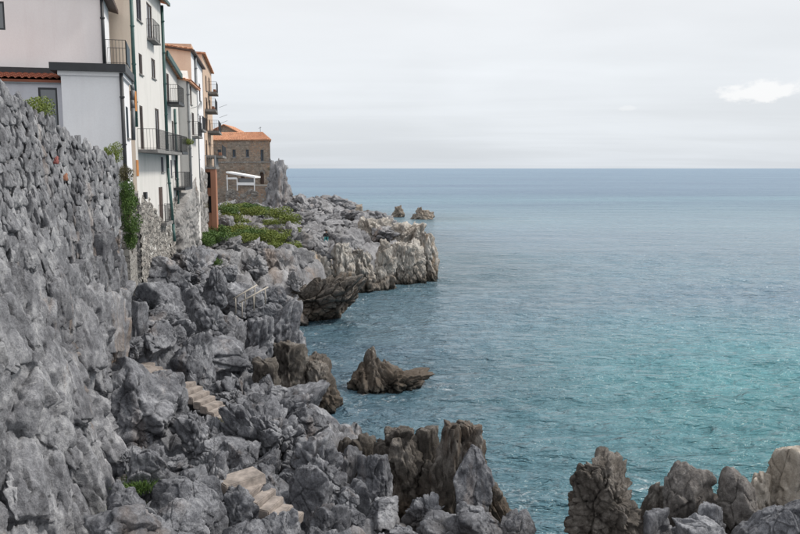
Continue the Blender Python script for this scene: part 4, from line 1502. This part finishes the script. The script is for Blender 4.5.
# --- house 4: small tiled gable
A4, B4 = at(187.5, 120, 53.4), at(197.5, 120, 59.5)
F4 = Face(A4, B4)
h4 = empty('seafront_house', (A4[0], A4[1], 8.0), 'small white house with terracotta barrel tiled roof', 'house', HG)
z4 = F4.pix(188, 82)[1]
r4 = [((190.0, 191.6, 86, 104), 'w'), ((192.0, 194.2, 113, 135), 'f'), ((190, 191.4, 140, 156), 's')]
ops4 = [(F4.rect(*r_), k) for r_, k in r4]
wall(h4, F4, 0, F4.L, 6.6, z4, [o_ for o_, k in ops4], M_WHITE)
for o_, k in ops4:
    window(h4, F4, o_, k)
block_sides(h4, F4, 5.0, 6.6, z4, M_WHITE, 0.22)
tile_roof(h4, F4.P(-0.15, 0.3, z4 + 0.0), F4.P(F4.L, 0.3, z4 + 0.0), F4.P(F4.L, -5, z4 + 1.15), F4.P(-0.15, -5, z4 + 1.15), pitch=0.3)
mb = MB()
mb.add([F4.P(0.02, 0.0, z4), F4.P(0.9, 0.0, z4 + 0.75), F4.P(1.8, 0.0, z4), F4.P(0.02, -1.5, z4 + 0.2), F4.P(0.9, -3.2, z4 + 0.78), F4.P(1.8, -1.5, z4 + 0.2)],
       [[0, 1, 2], [0, 3, 4, 1], [1, 4, 5, 2]])
mb.build('dormer', M_WHITE, h4, h4.location)
pipe(h4, [np.array(F4.P(0.0, 0.1, z4)), np.array(F4.P(0.0, 0.1, 8.0))], 0.09, M_PIPE)
b4 = F4.pix(193, 136)[1]
balcony(h4, F4, 2.2, 4.6, 0.5, b4, 1.0, 0.14)
mb = MB()
c = np.array(F4.P(2.0, 0.55, F4.pix(192, 107)[1]))
ring = []
for k in range(4):
    rr = 0.11 * k
    ring.append([c + np.array([0.10 * (k / 3) ** 2 * 1.5, 0, 0]) + np.array([0.18 * math.sin(t) * rr, rr * math.cos(t), 0]) * 1 + np.array([0, 0, rr * math.sin(t)]) for t in np.linspace(0, 6.283, 16, endpoint=False)])
V = [p for rg in ring for p in rg]
mb.add(V, [[k * 16 + i, k * 16 + (i + 1) % 16, (k + 1) * 16 + (i + 1) % 16, (k + 1) * 16 + i] for k in range(3) for i in range(16)])
mb.tube(c, np.array(F4.P(2.0, 0, c[2] - 0.15)), 0.03)
mb.build('satellite_dish', M_FRAMEW, h4, h4.location)

# --- house 5: tall peach house
A5, B5 = at(193.0, 120, 60.5), at(203.6, 120, 71.0)
F5 = Face(A5, B5)
h5 = empty('seafront_house', (A5[0], A5[1], 8.0), 'tall peach house with sloping roof line and grey pipe behind the tiled house', 'house', HG)
z5 = F5.pix(195, 58)[1]
r5 = [((195.5, 196.8, 78, 92), 'w'), ((199, 200.4, 84, 100), 'w'), ((195.6, 197, 112, 130), 'f'), ((199.6, 201, 116, 132), 'f'), ((196, 197.4, 142, 156), 's')]
ops5 = [(F5.rect(*r_), k) for r_, k in r5]
wall(h5, F5, 0, F5.L, 6.6, z5, [o_ for o_, k in ops5], M_ANNEX)
for o_, k in ops5:
    window(h5, F5, o_, k)
block_sides(h5, F5, 9.0, 6.6, z5, M_PEACH, 0.12)
flat_roof(h5, F5, 9.0, z5, 0.12, M_SHUTB, 0.3, 0.14)
tile_roof(h5, F5.P(-0.3, 0.1, z5 + 0.18), F5.P(F5.L, 0.1, z5 + 0.18), F5.P(F5.L, -8.8, z5 + 1.25), F5.P(-0.3, -8.8, z5 + 1.25), name='roof_tiling', pitch=0.3)
pipe(h5, [np.array(F5.P(F5.L * 0.25, 0.1, z5)), np.array(F5.P(F5.L * 0.25, 0.1, 9.0))], 0.11, M_PIPE)
stone_skirt(h5, F5, 0.05, F5.L, 4.5, lambda u: 11.4 + 0.5 * math.sin(u * 1.3) + 0.25 * math.sin(u * 4.7), M_HCLIFF, proud=0.12, amp=0.16, cell=1.2)
mb = MB()
F5.box(mb, 2.0, 2.7, -3.4, -2.6, z5 + 0.4, z5 + 1.5)
mb.build('chimney', M_ORANGE, h5, h5.location)
mb = MB()
t0 = np.array(F5.P(0.6, -4.2, z5 + 0.7))
mb.tube(t0, t0 + (0, 0, 3.0), 0.03)
for k in range(6):
    z = 2.2 + 0.13 * k
    mb.tube(t0 + (-0.35 + 0.03 * k, 0, z), t0 + (0.35 - 0.03 * k, 0, z), 0.018, 5)
mb.build('antenna', M_DARK, h5, h5.location)
b5 = F5.pix(198, 131)[1]
balcony(h5, F5, 0.6, 4.0, 0.7, b5, 1.0, 0.14)

# --- house 6: last house of the row, orange
A6, B6 = at(204.2, 120, 71.4), at(212.6, 120, 86)
F6 = Face(A6, B6)
h6 = empty('seafront_house', (A6[0], A6[1], 8.0), 'orange house with planted balconies ending the seafront row', 'house', HG)
z6 = F6.pix(205, 60)[1]
r6 = [((205.5, 206.6, 76, 90), 'w'), ((208.6, 209.8, 78, 92), 'w'), ((206, 207.2, 98, 112), 'f'), ((209.4, 210.4, 100, 114), 'f'),
      ((206, 207.2, 118, 131), 'f'), ((209.4, 210.4, 120, 132), 'f'), ((206, 207.2, 140, 156), 'f'), ((209.6, 210.6, 142, 156), 'f')]
ops6 = [(F6.rect(*r_), k) for r_, k in r6]
wall(h6, F6, 0, F6.L, 6.6, z6, [o_ for o_, k in ops6], M_ORANGE)
for o_, k in ops6:
    window(h6, F6, o_, k)
block_sides(h6, F6, 9.0, 6.6, z6, M_PEACH, 0.05)
flat_roof(h6, F6, 9.0, z6, 0.05, M_TILE, 0.3, 0.14)
mb = MB()
F6.box(mb, 1.0, 4.0, -4.0, -1.0, z6 + 0.2, z6 + 1.0)
mb.build('roof_hut', M_ORANGE, h6, h6.location)
for (pa, ua, ub, out) in ((113, 1.0, 5.5, 1.0), (131, 4.5, 10.5, 1.1), (92, 7.0, 10.0, 0.9), (156, 1.0, 11.0, 1.5)):
    zz = F6.pix(208, pa)[1]
    b6 = balcony(h6, F6, ua, ub, out, zz, 1.0, 0.2)
    mb = MB()
    for k in range(3):
        u = ua + 0.6 + k * 1.3
        if u < ub - 0.4:
            F6.box(mb, u, u + 0.5, out - 0.4, out - 0.15, zz + 0.02, zz + 0.3)
    mb.build('flower_box', M_TERRA, b6, h6.location)
mb = MB()
for k, zz in enumerate((116, 122, 106)):
    c = np.array(F6.P(8.5, 1.0, F6.pix(208, zz)[1]))
    mb.tube(c, c + (0.8, 0, 0.3), 0.015, 5)
mb.build('drying_pole', M_PIPE, h6, h6.location)

# lower terracotta annex under house 6
T0, T1 = at(200.5, 190, 71.0), at(214.5, 190, 71.0)
F7 = Face((T1[0], T1[1]), (T0[0], T0[1] - 0.05), flip=True)
F7.n = np.array([0.0, -1.0])
h7 = empty('terrace_annex', (T1[0], T1[1], 6.0), 'small terracotta annex with dark openings and a railed roof terrace', 'annex')
zt7 = F7.pix(210, 169)[1]
o7 = [F7.rect(204.5, 212, 172, 188), F7.rect(207, 212.6, 196, 213)]
wall(h7, F7, 0, F7.L, 5.5, zt7, o7, M_TERRA, deep=0.5)
mb = MB()
for o_ in o7:
    F7.box(mb, o_[0], o_[1], -0.6, -0.5, o_[2], o_[3])
mb.build('window', M_DARK, h7, h7.location)
S7 = Face(F7.P(0, 0, 0), at(217.5, 190, 76))
wall(h7, S7, 0, S7.L, 5.5, zt7, [], M_TERRA)
mb = MB()
q7 = [F7.P(F7.L + 0.3, 0.3, 0), F7.P(-0.25, 0.3, 0), S7.P(S7.L, 0.25, 0), F7.P(F7.L + 1.5, -5, 0)]
mb.hexa([(a_[0], a_[1], zt7 + dz) for dz in (0.0, 0.2) for a_ in q7])
mb.build('terrace_slab', M_SLAB, h7, h7.location)
railing(F7, [(F7.L, 0.2), (-0.15, 0.2)], zt7 + 0.2, 1.0, h7, h7.location, mat=M_PIPE, rad=0.018, gap=0.16)
railing(S7, [(-0.1, 0.12), (S7.L, 0.12)], zt7 + 0.2, 1.0, h7, h7.location, mat=M_PIPE, rad=0.018, gap=0.16)
mb = MB()
F7.box(mb, -0.16, 0.30, -0.3, 0.10, 5.5, zt7 - 0.01)

mb.build('pillar', M_TERRA, h7, h7.location)

# --- rock and buttress face under the houses
def house_cliff():
    line = np.array([F3.P(1.5, 0.1, 0)[:2], F4.P(0, 0.25, 0)[:2], F5.P(0, 0.1, 0)[:2], F5.P(5, -0.1, 0)[:2], F5.P(8.5, -0.6, 0)[:2]])
    tz = np.array([8.6, 10.6, 11.8, 12.0, 11.5])
    nu, nv = 240, 90
    s = np.linspace(0, 1, nu)
    pts = spline(np.column_stack([line, tz]), s)
    V = np.zeros((nu, nv, 3))
    for j, t in enumerate(np.linspace(0, 1, nv)):
        V[:, j, 0] = pts[:, 0] + 0.25 * t ** 1.6
        V[:, j, 1] = pts[:, 1] - 0.5 * t
        V[:, j, 2] = pts[:, 2] + (4.2 - pts[:, 2]) * t
    P = V.reshape(-1, 3)
    wv = np.stack([fbm(P * 0.8, 3), fbm(P * 0.8 + 9, 3), fbm(P * 0.8 + 18, 3)], 1)
    f1, f2, cid, tl = worley(P * np.array([0.9, 0.9, 0.35]) + 0.4 * wv)
    k = 0.4 * (cid - 0.5) + 0.2 * tl - 0.25 * np.exp(-(f2 - f1) / 0.1) + 0.18 * ridged(P * np.array([1.6, 1.6, 0.6]), 4) + 0.1 * fbm(P * 4, 3)
    topfade = np.tile(np.minimum(1, np.linspace(0, 1, nv) * 6 + 0.15), nu)
    P = P + np.outer((k - 0.1) * topfade * 0.8, (0.93, -0.3, 0.1))
    vt = np.column_stack([pts[:, 0] - 1.2, pts[:, 1], pts[:, 2] + 0.15])
    P = np.vstack([P, vt])
    f = grid_faces(nu, nv).tolist() + [[nu * nv + i, nu * nv + i + 1, (i + 1) * nv, i * nv] for i in range(nu - 1)]
    tag(link('house_cliff', mesh('house_cliff', P, f, M_HCLIFF, True)), kind='structure')


house_cliff()

# --- stone building on the point
S0, S1 = at(208, 160, 136), at(270.4, 160, 134)
FS = Face(S0, S1)
hs = empty('stone_building', (S1[0], S1[1], 6.5), 'old rubble stone building with orange tiled roof on the far point', 'building')
zs1 = FS.pix(240, 140)[1]
zc = FS.pix(240, 162)[1]
rS = [(217.6, 221.2, 149.5, 157), (232.4, 235.6, 149.5, 157), (245.8, 249, 149.5, 157), (260.4, 263.6, 149.5, 161)]
oS = [FS.rect(*r_) for r_ in rS]
rA = [(241, 245, 172.5, 184), (260.2, 264.2, 172.5, 184)]
oA = [FS.rect(*r_) for r_ in rA]
wall(hs, FS, 0, FS.L, zc, zs1, oS, M_STONEF, deep=0.4)
wall(hs, FS, 0, FS.L, 4.0, zc, oA, M_STONEF, n=0.12, deep=0.5)
M_BLUEW = plain('blue_grey_paint', (0.12, 0.16, 0.22), 0.6)
for o_ in oS:
    mb = MB()
    a, b, c, d = o_
    for (p, q, r_, s_) in ((a, a + .1, c, d), (b - .1, b, c, d), (a + .1, b - .1, c, c + .1), (a + .1, b - .1, d - .1, d)):
        FS.box(mb, p, q, -0.35, -0.25, r_, s_)
    fr = mb.build('window', M_BLUEW, hs, hs.location)
    mb = MB()
    FS.box(mb, a + .02, b - .02, -0.34, -0.3, c + .02, d - .02)
    mb.build('pane', M_PANE, fr, hs.location)
    mb = MB()
    FS.box(mb, a - .15, b + .15, 0.0, 0.08, c - .16, c - .01)
    mb.build('sill', M_SLAB, hs, hs.location)
for o_ in oA:
    mb = MB()
    a, b, c, d = o_
    FS.box(mb, a, b, -0.32, -0.25, c, d)
    mb.build('door', M_SHUTB, hs, hs.location)
    mb = MB()                              # arched stone hood
    m_ = (a + b) / 2
    hw = (b - a) / 2
    for k in range(7):
        t0_, t1_ = math.pi * k / 7 + 0.03, math.pi * (k + 1) / 7 - 0.03
        pr = [(m_ + (hw + w_) * math.cos(t), d - 0.25 + (0.45 + w_) * math.sin(t)) for w_ in (0.0, 0.28) for t in (t0_, t1_)]
        (u00, z00), (u01, z01), (u10, z10), (u11, z11) = pr
        mb.hexa([FS.P(u00, 0.1, z00), FS.P(u10, 0.1, z10), FS.P(u11, 0.1, z11), FS.P(u01, 0.1, z01),
                 FS.P(u00, 0.2, z00), FS.P(u10, 0.2, z10), FS.P(u11, 0.2, z11), FS.P(u01, 0.2, z01)])
    mb.build('arch', M_STONEB, hs, hs.location)
mb = MB()
FS.box(mb, -0.05, FS.L + 0.1, 0.0, 0.22, zc - 0.14, zc + 0.10)
mb.build('string_course', M_STONEB, hs, hs.location)
SR = Face(FS.P(FS.L, 0, 0), FS.P(FS.L - 4.6, -12, 0), flip=False)
SR.n = np.array([1.0, 0.0])
wall(hs, SR, 0, SR.L, 4.0, zs1, [], M_STONEF)
wall(hs, Face(FS.P(0, -12, 0), FS.P(FS.L, -12, 0), flip=True), 0, FS.L - 4.6, 4.0, zs1, [], M_STONEF)
zrd = zs1 + 1.55
tile_roof(hs, FS.P(-0.2, 0.3, zs1), FS.P(FS.L + 0.3, 0.3, zs1), FS.P(FS.L - 3.0, -4.5, zrd), FS.P(-0.2, -4.5, zrd), pitch=0.3)
tile_roof(hs, FS.P(FS.L + 0.3, 0.3, zs1), FS.P(FS.L - 4.3, -12.3, zs1), FS.P(FS.L - 5.2, -9, zrd), FS.P(FS.L - 3.0, -4.5, zrd), pitch=0.3)
tile_roof(hs, FS.P(FS.L - 4.3, -12.3, zs1), FS.P(-0.2, -12.3, zs1), FS.P(-0.2, -9, zrd), FS.P(FS.L - 5.2, -9, zrd), pitch=0.3)
mb = MB()
mb.add([FS.P(FS.L - 3.0, -4.5, zrd), FS.P(FS.L - 5.2, -9, zrd), FS.P(-0.2, -9, zrd), FS.P(-0.2, -4.5, zrd)], [[0, 1, 2, 3]])
mb.build('roof_top', M_TILE, hs, hs.location)
# gabled upper storey behind
UB = Face(at(206, 130, 150), at(241, 130, 150))
zu0, zup, zul = 16.0, UB.pix(225, 124.5)[1], UB.pix(241, 134)[1]
hu = empty('stone_house', (*UB.P(UB.L / 2, 0, 0)[:2], 6), 'grey gabled house rising behind the stone building', 'house')
mb = MB()
m_ = UB.L * 0.52
for (a, b, za, zb) in ((0, m_, zul, zup), (m_, UB.L, zup, zul)):
    mb.add([UB.P(a, 0, 6), UB.P(b, 0, 6), UB.P(b, 0, zb), UB.P(a, 0, za)], [[0, 1, 2, 3]])
mb.add([UB.P(UB.L, 0, 6), UB.P(UB.L, -9, 6), UB.P(UB.L, -9, zul), UB.P(UB.L, 0, zul)], [[0, 1, 2, 3]])
mb.build('wall', M_STONEF, hu, hu.location)
tile_roof(hu, UB.P(UB.L + 0.3, 0.3, zul), UB.P(UB.L + 0.3, -9, zul), UB.P(m_, -9, zup), UB.P(m_, 0.3, zup + 0.05), pitch=0.3)
tile_roof(hu, UB.P(-0.3, 0.3, zul), UB.P(-0.3, -9, zul), UB.P(m_, -9, zup), UB.P(m_, 0.3, zup + 0.05), pitch=0.3)
mb = MB()
q = np.array(FS.P(FS.L * 0.72, -4, zrd))
mb.tube(q, q + (0, 0, 0.9), 0.035, 5)
mb.tube(q + (-0.3, 0, 0.6), q + (0.2, 0, 0.8), 0.025, 5)
mb.build('antenna', M_DARK, hs, hs.location)

# retaining terrace in front of the building and the crag at its corner
FT = Face(at(226, 195, 128), at(269.5, 195, 126))
ht = empty('terrace_wall', (*FT.P(FT.L / 2, 0, 0)[:2], 5), 'low rough stone terrace wall below the old stone building', 'wall')
ztr = FT.pix(250, 185.5)[1]
wall(ht, FT, 0, FT.L, 3.0, ztr, [], M_STONEF)
mb = MB()
mb.add([FT.P(0, 0.02, ztr), FT.P(FT.L, 0.02, ztr), FT.P(FT.L, -9, ztr), FT.P(0, -9, ztr)], [[0, 1, 2, 3]])
mb.build('terrace_floor', M_SLAB, ht, ht.location)
wall(ht, Face(FT.P(FT.L, 0, 0), FT.P(FT.L - 1.2, -9, 0)), 0, 9, 3.0, ztr, [], M_STONEF)
stone_skirt(ht, FT, 0, FT.L, 2.8, lambda u: ztr - 0.9 + 0.4 * math.sin(u * 1.7), M_STONEB, st=0.15, amp=0.2, cell=1.3)
K('rock_outcrop', (256, 300, 158, 230), 126.5, M_FAR, 'steep craggy buttress of rock holding the corner of the stone building', 'crag', 221, 0.9, 6, taper=0.5, lean=0.0)

# white canopy / pergola on the terrace
hp = empty('white_canopy', at(240, 184, 127), 'white sloping canopy with open front on the building terrace', 'canopy')
FPg = Face(at(226.5, 180, 127), at(255, 180, 126.6))
zb_ = FPg.pix(240, 184.5)[1]
mb = MB()
za, zb2 = FPg.pix(228, 171.5)[1], FPg.pix(254, 176.5)[1]
mb.hexa([FPg.P(0, 0.2, za - 0.25), FPg.P(FPg.L, 0.2, zb2 - 0.25), FPg.P(FPg.L, -3.5, zb2 - 0.25), FPg.P(0, -3.5, za - 0.25),
         FPg.P(0, 0.2, za), FPg.P(FPg.L, 0.2, zb2), FPg.P(FPg.L, -3.5, zb2), FPg.P(0, -3.5, za)])
mb.build('canopy_roof', M_CANVAS, hp, hp.location)
mb = MB()
FPg.box(mb, FPg.L * 0.36, FPg.L, 0.0, 0.1, zb_ - 0.1, zb_ + 0.35)
FPg.box(mb, 0, FPg.L * 0.36, 0.0, 0.08, zb_ + 0.85, zb_ + 1.15)
mb.build('front_panel', M_CANVAS, hp, hp.location)
for u in (0.06, FPg.L * 0.36, FPg.L - 0.16):
    mb = MB()
    FPg.box(mb, u, u + 0.14, -0.02, 0.12, zb_ - 1.0, zb2 - 0.25 + (0.5 if u < 1 else 0))
    mb.build('post', M_CANVAS, hp, hp.location)
mb = MB()
FPg.box(mb, FPg.L * 0.36 + 0.14, FPg.L - 0.16, -0.6, -0.5, zb_ + 0.35, zb2 - 0.3)
mb.build('pane', M_PANEG, hp, hp.location)


# ================================================================== steps
def steps(label, pts, wdir, width, run, rise, mat=M_CONC):
    """pts: world tread centres, top first"""
    root = empty('stone_steps', pts[-1], label, 'steps', 'concrete stair flights through the rocks')
    org = np.array(root.location)
    pr = np.random.RandomState(int(abs(pts[0][0]) * 1000) % 999)
    for i, p in enumerate(pts):
        p = np.array(p)
        w_ = np.array([math.cos(wdir), math.sin(wdir), 0])
        g_ = np.array([-math.sin(wdir), math.cos(wdir), 0])
        ww = width * pr.uniform(0.92, 1.08) / 2
        rr = run * 1.2 / 2
        c = p - org
        tz = pr.uniform(-0.02, 0.02)
        bm = bmesh.new()
        vs = [bm.verts.new(c + w_ * a * ww + g_ * b * rr + np.array([pr.uniform(-.03, .03), pr.uniform(-.03, .03), dz + a * tz]))
              for dz in (-0.28, 0.0) for a, b in ((-1, -1), (1, -1), (1, 1), (-1, 1))]
        for q in ([3, 2, 1, 0], [4, 5, 6, 7], [0, 1, 5, 4], [1, 2, 6, 5], [2, 3, 7, 6], [3, 0, 4, 7]):
            bm.faces.new([vs[k] for k in q])
        bmesh.ops.bevel(bm, geom=bm.edges[:], offset=0.025, segments=2, affect='EDGES')
        bmesh.ops.recalc_face_normals(bm, faces=bm.faces[:])
        me = bpy.data.meshes.new('step')
        bm.to_mesh(me)
        bm.free()
        me.materials.append(mat)
        link('step', me, root)
    return root


p0, p1 = at(252, 487, 19.75), at(290, 519, 19.0)
steps('lowest flight of pale concrete steps descending from the landing', [p0 + (p1 - p0) * k / 4 for k in range(5)], R(72), 1.0, 0.26, 0.18)
steps('pale concrete landing slab above the lowest flight', [at(240, 476, 20.0)], R(40), 1.25, 0.6, 0.18)
p0, p1 = at(184, 384, 28.6), at(226, 414, 27.3)
steps('middle flight of weathered concrete steps between boulders', [p0 + (p1 - p0) * k / 6 for k in range(7)], R(65), 1.0, 0.28, 0.16)
p0, p1 = at(142, 366, 28.4), at(158, 374, 27.8)
steps('short upper flight of concrete steps at the wall foot', [p0 + (p1 - p0) * k / 2 for k in range(3)], R(80), 1.1, 0.42, 0.16)

# pale poles laid on the rocks
mb_defs = [((233, 299), (257, 285), 42.6), ((239, 303), (268, 287), 42.2)]
for (a, b, Y) in mb_defs:
    pa, pb = at(*a, Y - 0.4), at(*b, Y + 0.6)
    o = empty('handrail_pole', (*pa[:2], pa[2] - 0.6), 'pale slanting handrail pole over the rocks', 'handrail', 'handrail poles on the slope')
    mb = MB()
    mb.tube(pa, pb, 0.045)
    mb.build('rail', M_WOOD, o, o.location, True)
    for k in (0.1, 0.5, 0.9):
        mb = MB()
        c = pa + (pb - pa) * k
        mb.tube(c, c - (0, 0, 0.9), 0.035)
        mb.build('post', M_WOOD, o, o.location, True)


# ================================================================== plants
def shrub_mesh(seed, n, mat, leaf=0.10, flat=0.75, fill=0.0):
    r = np.random.RandomState(seed)
    V, F_ = [], []
    lobes = [(r.normal(size=3) * np.array([0.45, 0.45, 0.22]) + (0, 0, 0.35), 0.35 + 0.3 * r.rand()) for _ in range(9)]
    for i in range(n):
        c, rad = lobes[r.randint(9)]
        d = r.normal(size=3)
        d /= np.linalg.norm(d)
        p = c + d * rad * (0.55 + 0.5 * r.rand() ** 0.6) * np.array([1, 1, flat])
        if p[2] < -0.05:
            p[2] = r.rand() * 0.1
        a = r.normal(size=3) + d * 0.6 + (0, 0, 0.5)
        a /= np.linalg.norm(a)
        b = np.cross(a, r.normal(size=3))
        b /= np.linalg.norm(b)
        l = leaf * (0.6 + 0.8 * r.rand())
        w_ = l * 0.32
        k = len(V)
        V += [p, p + a * l * 0.5 + b * w_, p + a * l, p + a * l * 0.5 - b * w_]
        F_.append([k, k + 1, k + 2, k + 3])
    return mesh('foliage', np.array(V), F_, mat)


SHR = [shrub_mesh(600 + i, 2600, m, 0.11) for i, m in enumerate((M_LEAF, M_LEAFY, M_LEAF, M_LEAFY, M_LEAFB))]
twig = MB()
for k in range(7):
    a = k * 0.9
    twig.tube((0, 0, -0.3), (0.5 * math.cos(a), 0.5 * math.sin(a), 0.5), 0.02, 5)
TW = mesh('stem', np.array(twig.v), twig.f, M_SHUTB)


def shrub(p, r, k, label, group, name='shrub', hz=0.8):
    o = empty(name, p, label, 'shrub', group)
    s = (r, r, r * hz)
    rz = rng.uniform(0, 6.28)
    link('foliage', SHR[k], o, sc=s, rot=(0, 0, rz))
    link('stem', TW, o, sc=s, rot=(0, 0, rz))
    return o


SPOTS = [(205, 238, 64), (212, 232, 66), (209, 246, 62), (218, 225, 72), (227, 216, 82), (236, 212, 88), (246, 210, 94), (230, 206, 98), (240, 203, 104),
         (222, 236, 68), (232, 228, 74), (240, 222, 78), (252, 217, 84), (262, 214, 92), (258, 224, 78), (268, 222, 82), (276, 220, 86),
         (250, 236, 70), (262, 234, 71), (272, 234, 72), (280, 230, 76), (288, 234, 74), (268, 241, 68), (244, 240, 68), (254, 230, 74),
         (286, 240, 71), (293, 230, 80), (214, 240, 64), (226, 244, 63), (284, 224, 84), (206, 228, 70), (236, 218, 80), (248, 224, 76), (272, 228, 77), (201, 247, 60)]
for i, (px, py, Y) in enumerate(SPOTS):
    p = at(px, py, Y)
    z = ground_z(p[0], p[1])
    dark = px < 232 or py < 214
    k = rng.choice((0, 2, 0, 1)) if dark else rng.choice((1, 3, 1, 0, 3))
    rr_ = rng.uniform(0.7, 1.3)
    shrub((p[0], p[1], z + 0.25), rr_ * (1 + (Y - 70) * 0.006), k,
          '%s %s shrub on the slope below the terracotta annex' % ('small' if rr_ < 0.9 else 'medium' if rr_ < 1.1 else 'large', 'yellow green' if k in (1, 3) else 'dark green'), 'shrubs on the slope by the terracotta annex')
for (px, py, Y, r_, k, lb) in ((124, 178, 30.0, 0.26, 4, 'dry bush hanging at the end of the stone wall'),
                               (126, 196, 29.6, 0.36, 0, 'green bush hanging down the wall end beside the house base'),
                               (128, 212, 29.4, 0.36, 2, 'dense dark bush in the middle of the wall end'),
                               (131, 228, 29.6, 0.34, 0, 'dark green bush low on the wall end beside the rubble base'),
                               (132, 246, 29.8, 0.3, 2, 'small dark bush lowest on the wall end'),
                               (29, 108, 20.6, 0.46, 3, 'leafy shrub behind the stone wall beside the glazed door'),
                               (111, 158, 26.6, 0.26, 3, 'small green plant on the far end of the wall top'),
                               (199, 185, 70, 0.55, 4, 'dark bush growing on the rock face under the houses'),
                               (197, 205, 66, 0.6, 4, 'dark lower bush on the rock face under the houses'),
                               (279, 168, 131, 1.2, 4, 'dry bush on the crag at the corner of the stone building'),
                               (188, 142, 52.2, 0.4, 3, 'green plant trailing at the small balcony of the narrow house'),
                               (214, 262, 52, 0.5, 0, 'dark plant among rocks below the shrub slope')):
    p = at(px, py, Y)
    shrub(p - np.array([0, 0, 0.35 * r_]), r_, k, lb, None, name='bush', hz=2.1 if px < 140 and py > 150 else 0.9)

# grass tufts at the cliff foot
def tuft_mesh(seed, n, h, mat):
    r = np.random.RandomState(seed)
    V, F_ = [], []
    for i in range(n):
        b = np.array([r.normal() * 0.3, r.normal() * 0.3, -0.05])
        d = np.array([r.normal() * 0.5, r.normal() * 0.5, 1.0])
        l = h * r.uniform(0.5, 1.1)
        s = np.cross(d, r.normal(size=3))
        s = s / np.linalg.norm(s) * 0.018
        k = len(V)
        V += [b - s, b + s, b + d * l * 0.6 + s * 0.7, b + d * l * 0.6 - s * 0.7, b + d * l * 0.9 + np.array([d[0], d[1], -0.2]) * l * 0.25]
        F_ += [[k, k + 1, k + 2, k + 3], [k + 3, k + 2, k + 4]]
    return mesh('blades', np.array(V), F_, mat)


TUFT = [tuft_mesh(70, 420, 0.5, M_LEAF), tuft_mesh(71, 420, 0.45, M_LEAFY)]
for (px, py, Y, s_, k, lb) in ((112, 532, 16.3, 0.55, 1, 'tuft of bright green grass at the very foot of the cliff'),
                               (126, 535, 16.5, 0.5, 0, 'tuft of long green grass beside the pale angular boulder'),
                               (138, 489, 18.4, 0.55, 0, 'dark green plant tuft in a gap between boulders'),
                               (144, 480, 19.2, 0.6, 0, 'small plant tuft behind the flat faced boulder'),
                               (118, 522, 17.0, 0.7, 1, 'small yellow green grass tuft near the cliff foot'),
                               (219, 432, 25.4, 0.7, 1, 'yellow green tuft beside the middle stairs')):
    p = at(px, py, Y)
    o = empty('grass_tuft', p, lb, 'grass')
    link('blades', TUFT[k], o, sc=(s_, s_, s_), rot=(0, 0, rng.uniform(0, 6)))


# ================================================================== person sitting on the headland
def person():
    p = at(326.5, 240.5, 70.5)
    base = np.array([p[0], p[1], p[2]])
    J = {'pelvis': (0, 0, 0.16), 'chest': (-0.06, 0.04, 0.52), 'neck': (-0.02, 0.0, 0.68), 'head': (0.0, -0.03, 0.84),
         'hipR': (0.10, 0.0, 0.14), 'kneeR': (0.16, -0.38, 0.46), 'ankR': (0.14, -0.52, 0.07), 'toeR': (0.14, -0.68, 0.03),
         'hipL': (-0.10, 0.0, 0.14), 'kneeL': (-0.10, -0.40, 0.42), 'ankL': (-0.12, -0.56, 0.07), 'toeL': (-0.12, -0.72, 0.03),
         'shR': (0.15, 0.02, 0.60), 'elR': (0.24, -0.14, 0.38), 'haR': (0.18, -0.36, 0.48),
         'shL': (-0.22, 0.02, 0.60), 'elL': (-0.30, -0.12, 0.38), 'haL': (-0.12, -0.38, 0.46)}
    RAD = {'pelvis': .15, 'chest': .15, 'neck': .055, 'head': .105, 'hipR': .10, 'hipL': .10, 'kneeR': .065, 'kneeL': .065, 'ankR': .045, 'ankL': .045,
           'toeR': .04, 'toeL': .04, 'shR': .07, 'shL': .07, 'elR': .045, 'elL': .045, 'haR': .035, 'haL': .035}
    E = [('pelvis', 'chest'), ('chest', 'neck'), ('neck', 'head'), ('pelvis', 'hipR'), ('hipR', 'kneeR'), ('kneeR', 'ankR'), ('ankR', 'toeR'),
         ('pelvis', 'hipL'), ('hipL', 'kneeL'), ('kneeL', 'ankL'), ('ankL', 'toeL'), ('chest', 'shR'), ('shR', 'elR'), ('elR', 'haR'),
         ('chest', 'shL'), ('shL', 'elL'), ('elL', 'haL')]
    names = list(J)
    me = bpy.data.meshes.new('person')
    me.from_pydata([J[k] for k in names], [(names.index(a), names.index(b)) for a, b in E], [])
    o = link('person', me, loc=base)
    md = o.modifiers.new('skin', 'SKIN')
    for i, k in enumerate(names):
        sv = me.skin_vertices[0].data[i]
        sv.radius = (RAD[k], RAD[k])
        sv.use_root = (k == 'pelvis')
    md.use_smooth_shade = True
    o.modifiers.new('sub', 'SUBSURF').levels = 1
    mt, t, b = new_mat('person_clothes')
    tcn = N(t, 'ShaderNodeTexCoord')
    sx = N(t, 'ShaderNodeSeparateXYZ')
    t.links.new(tcn.outputs['Object'], sx.inputs[0])
    c = ramp(t, sx.outputs[2], [(0.0, (0.02, 0.16, 0.17)), (0.33, (0.02, 0.16, 0.17)), (0.36, (0.015, 0.015, 0.018)), (0.70, (0.015, 0.015, 0.018)),
                                (0.72, (0.40, 0.25, 0.18))], 'CONSTANT')
    t.links.new(c, b.inputs['Base Color'])
    b.inputs['Roughness'].default_value = 0.85
    me.materials.append(mt)
    tag(o, 'person in dark top and teal trousers sitting on the headland rocks', 'person')
    P, f = ico(3)
    hair = P * 0.125
    hair = hair[:, :] * np.array([1, 1.05, 1])
    hv = hair + np.array([0.0, 0.0, 0.88])
    keep = [q for q in f.tolist() if np.mean([hair[i][2] - 0.6 * max(0, -hair[i][1]) for i in q]) > -0.03]
    link('hair', mesh('hair', hv, keep, plain('hair_dark', (0.02, 0.015, 0.012), 0.7), True), o)


person()
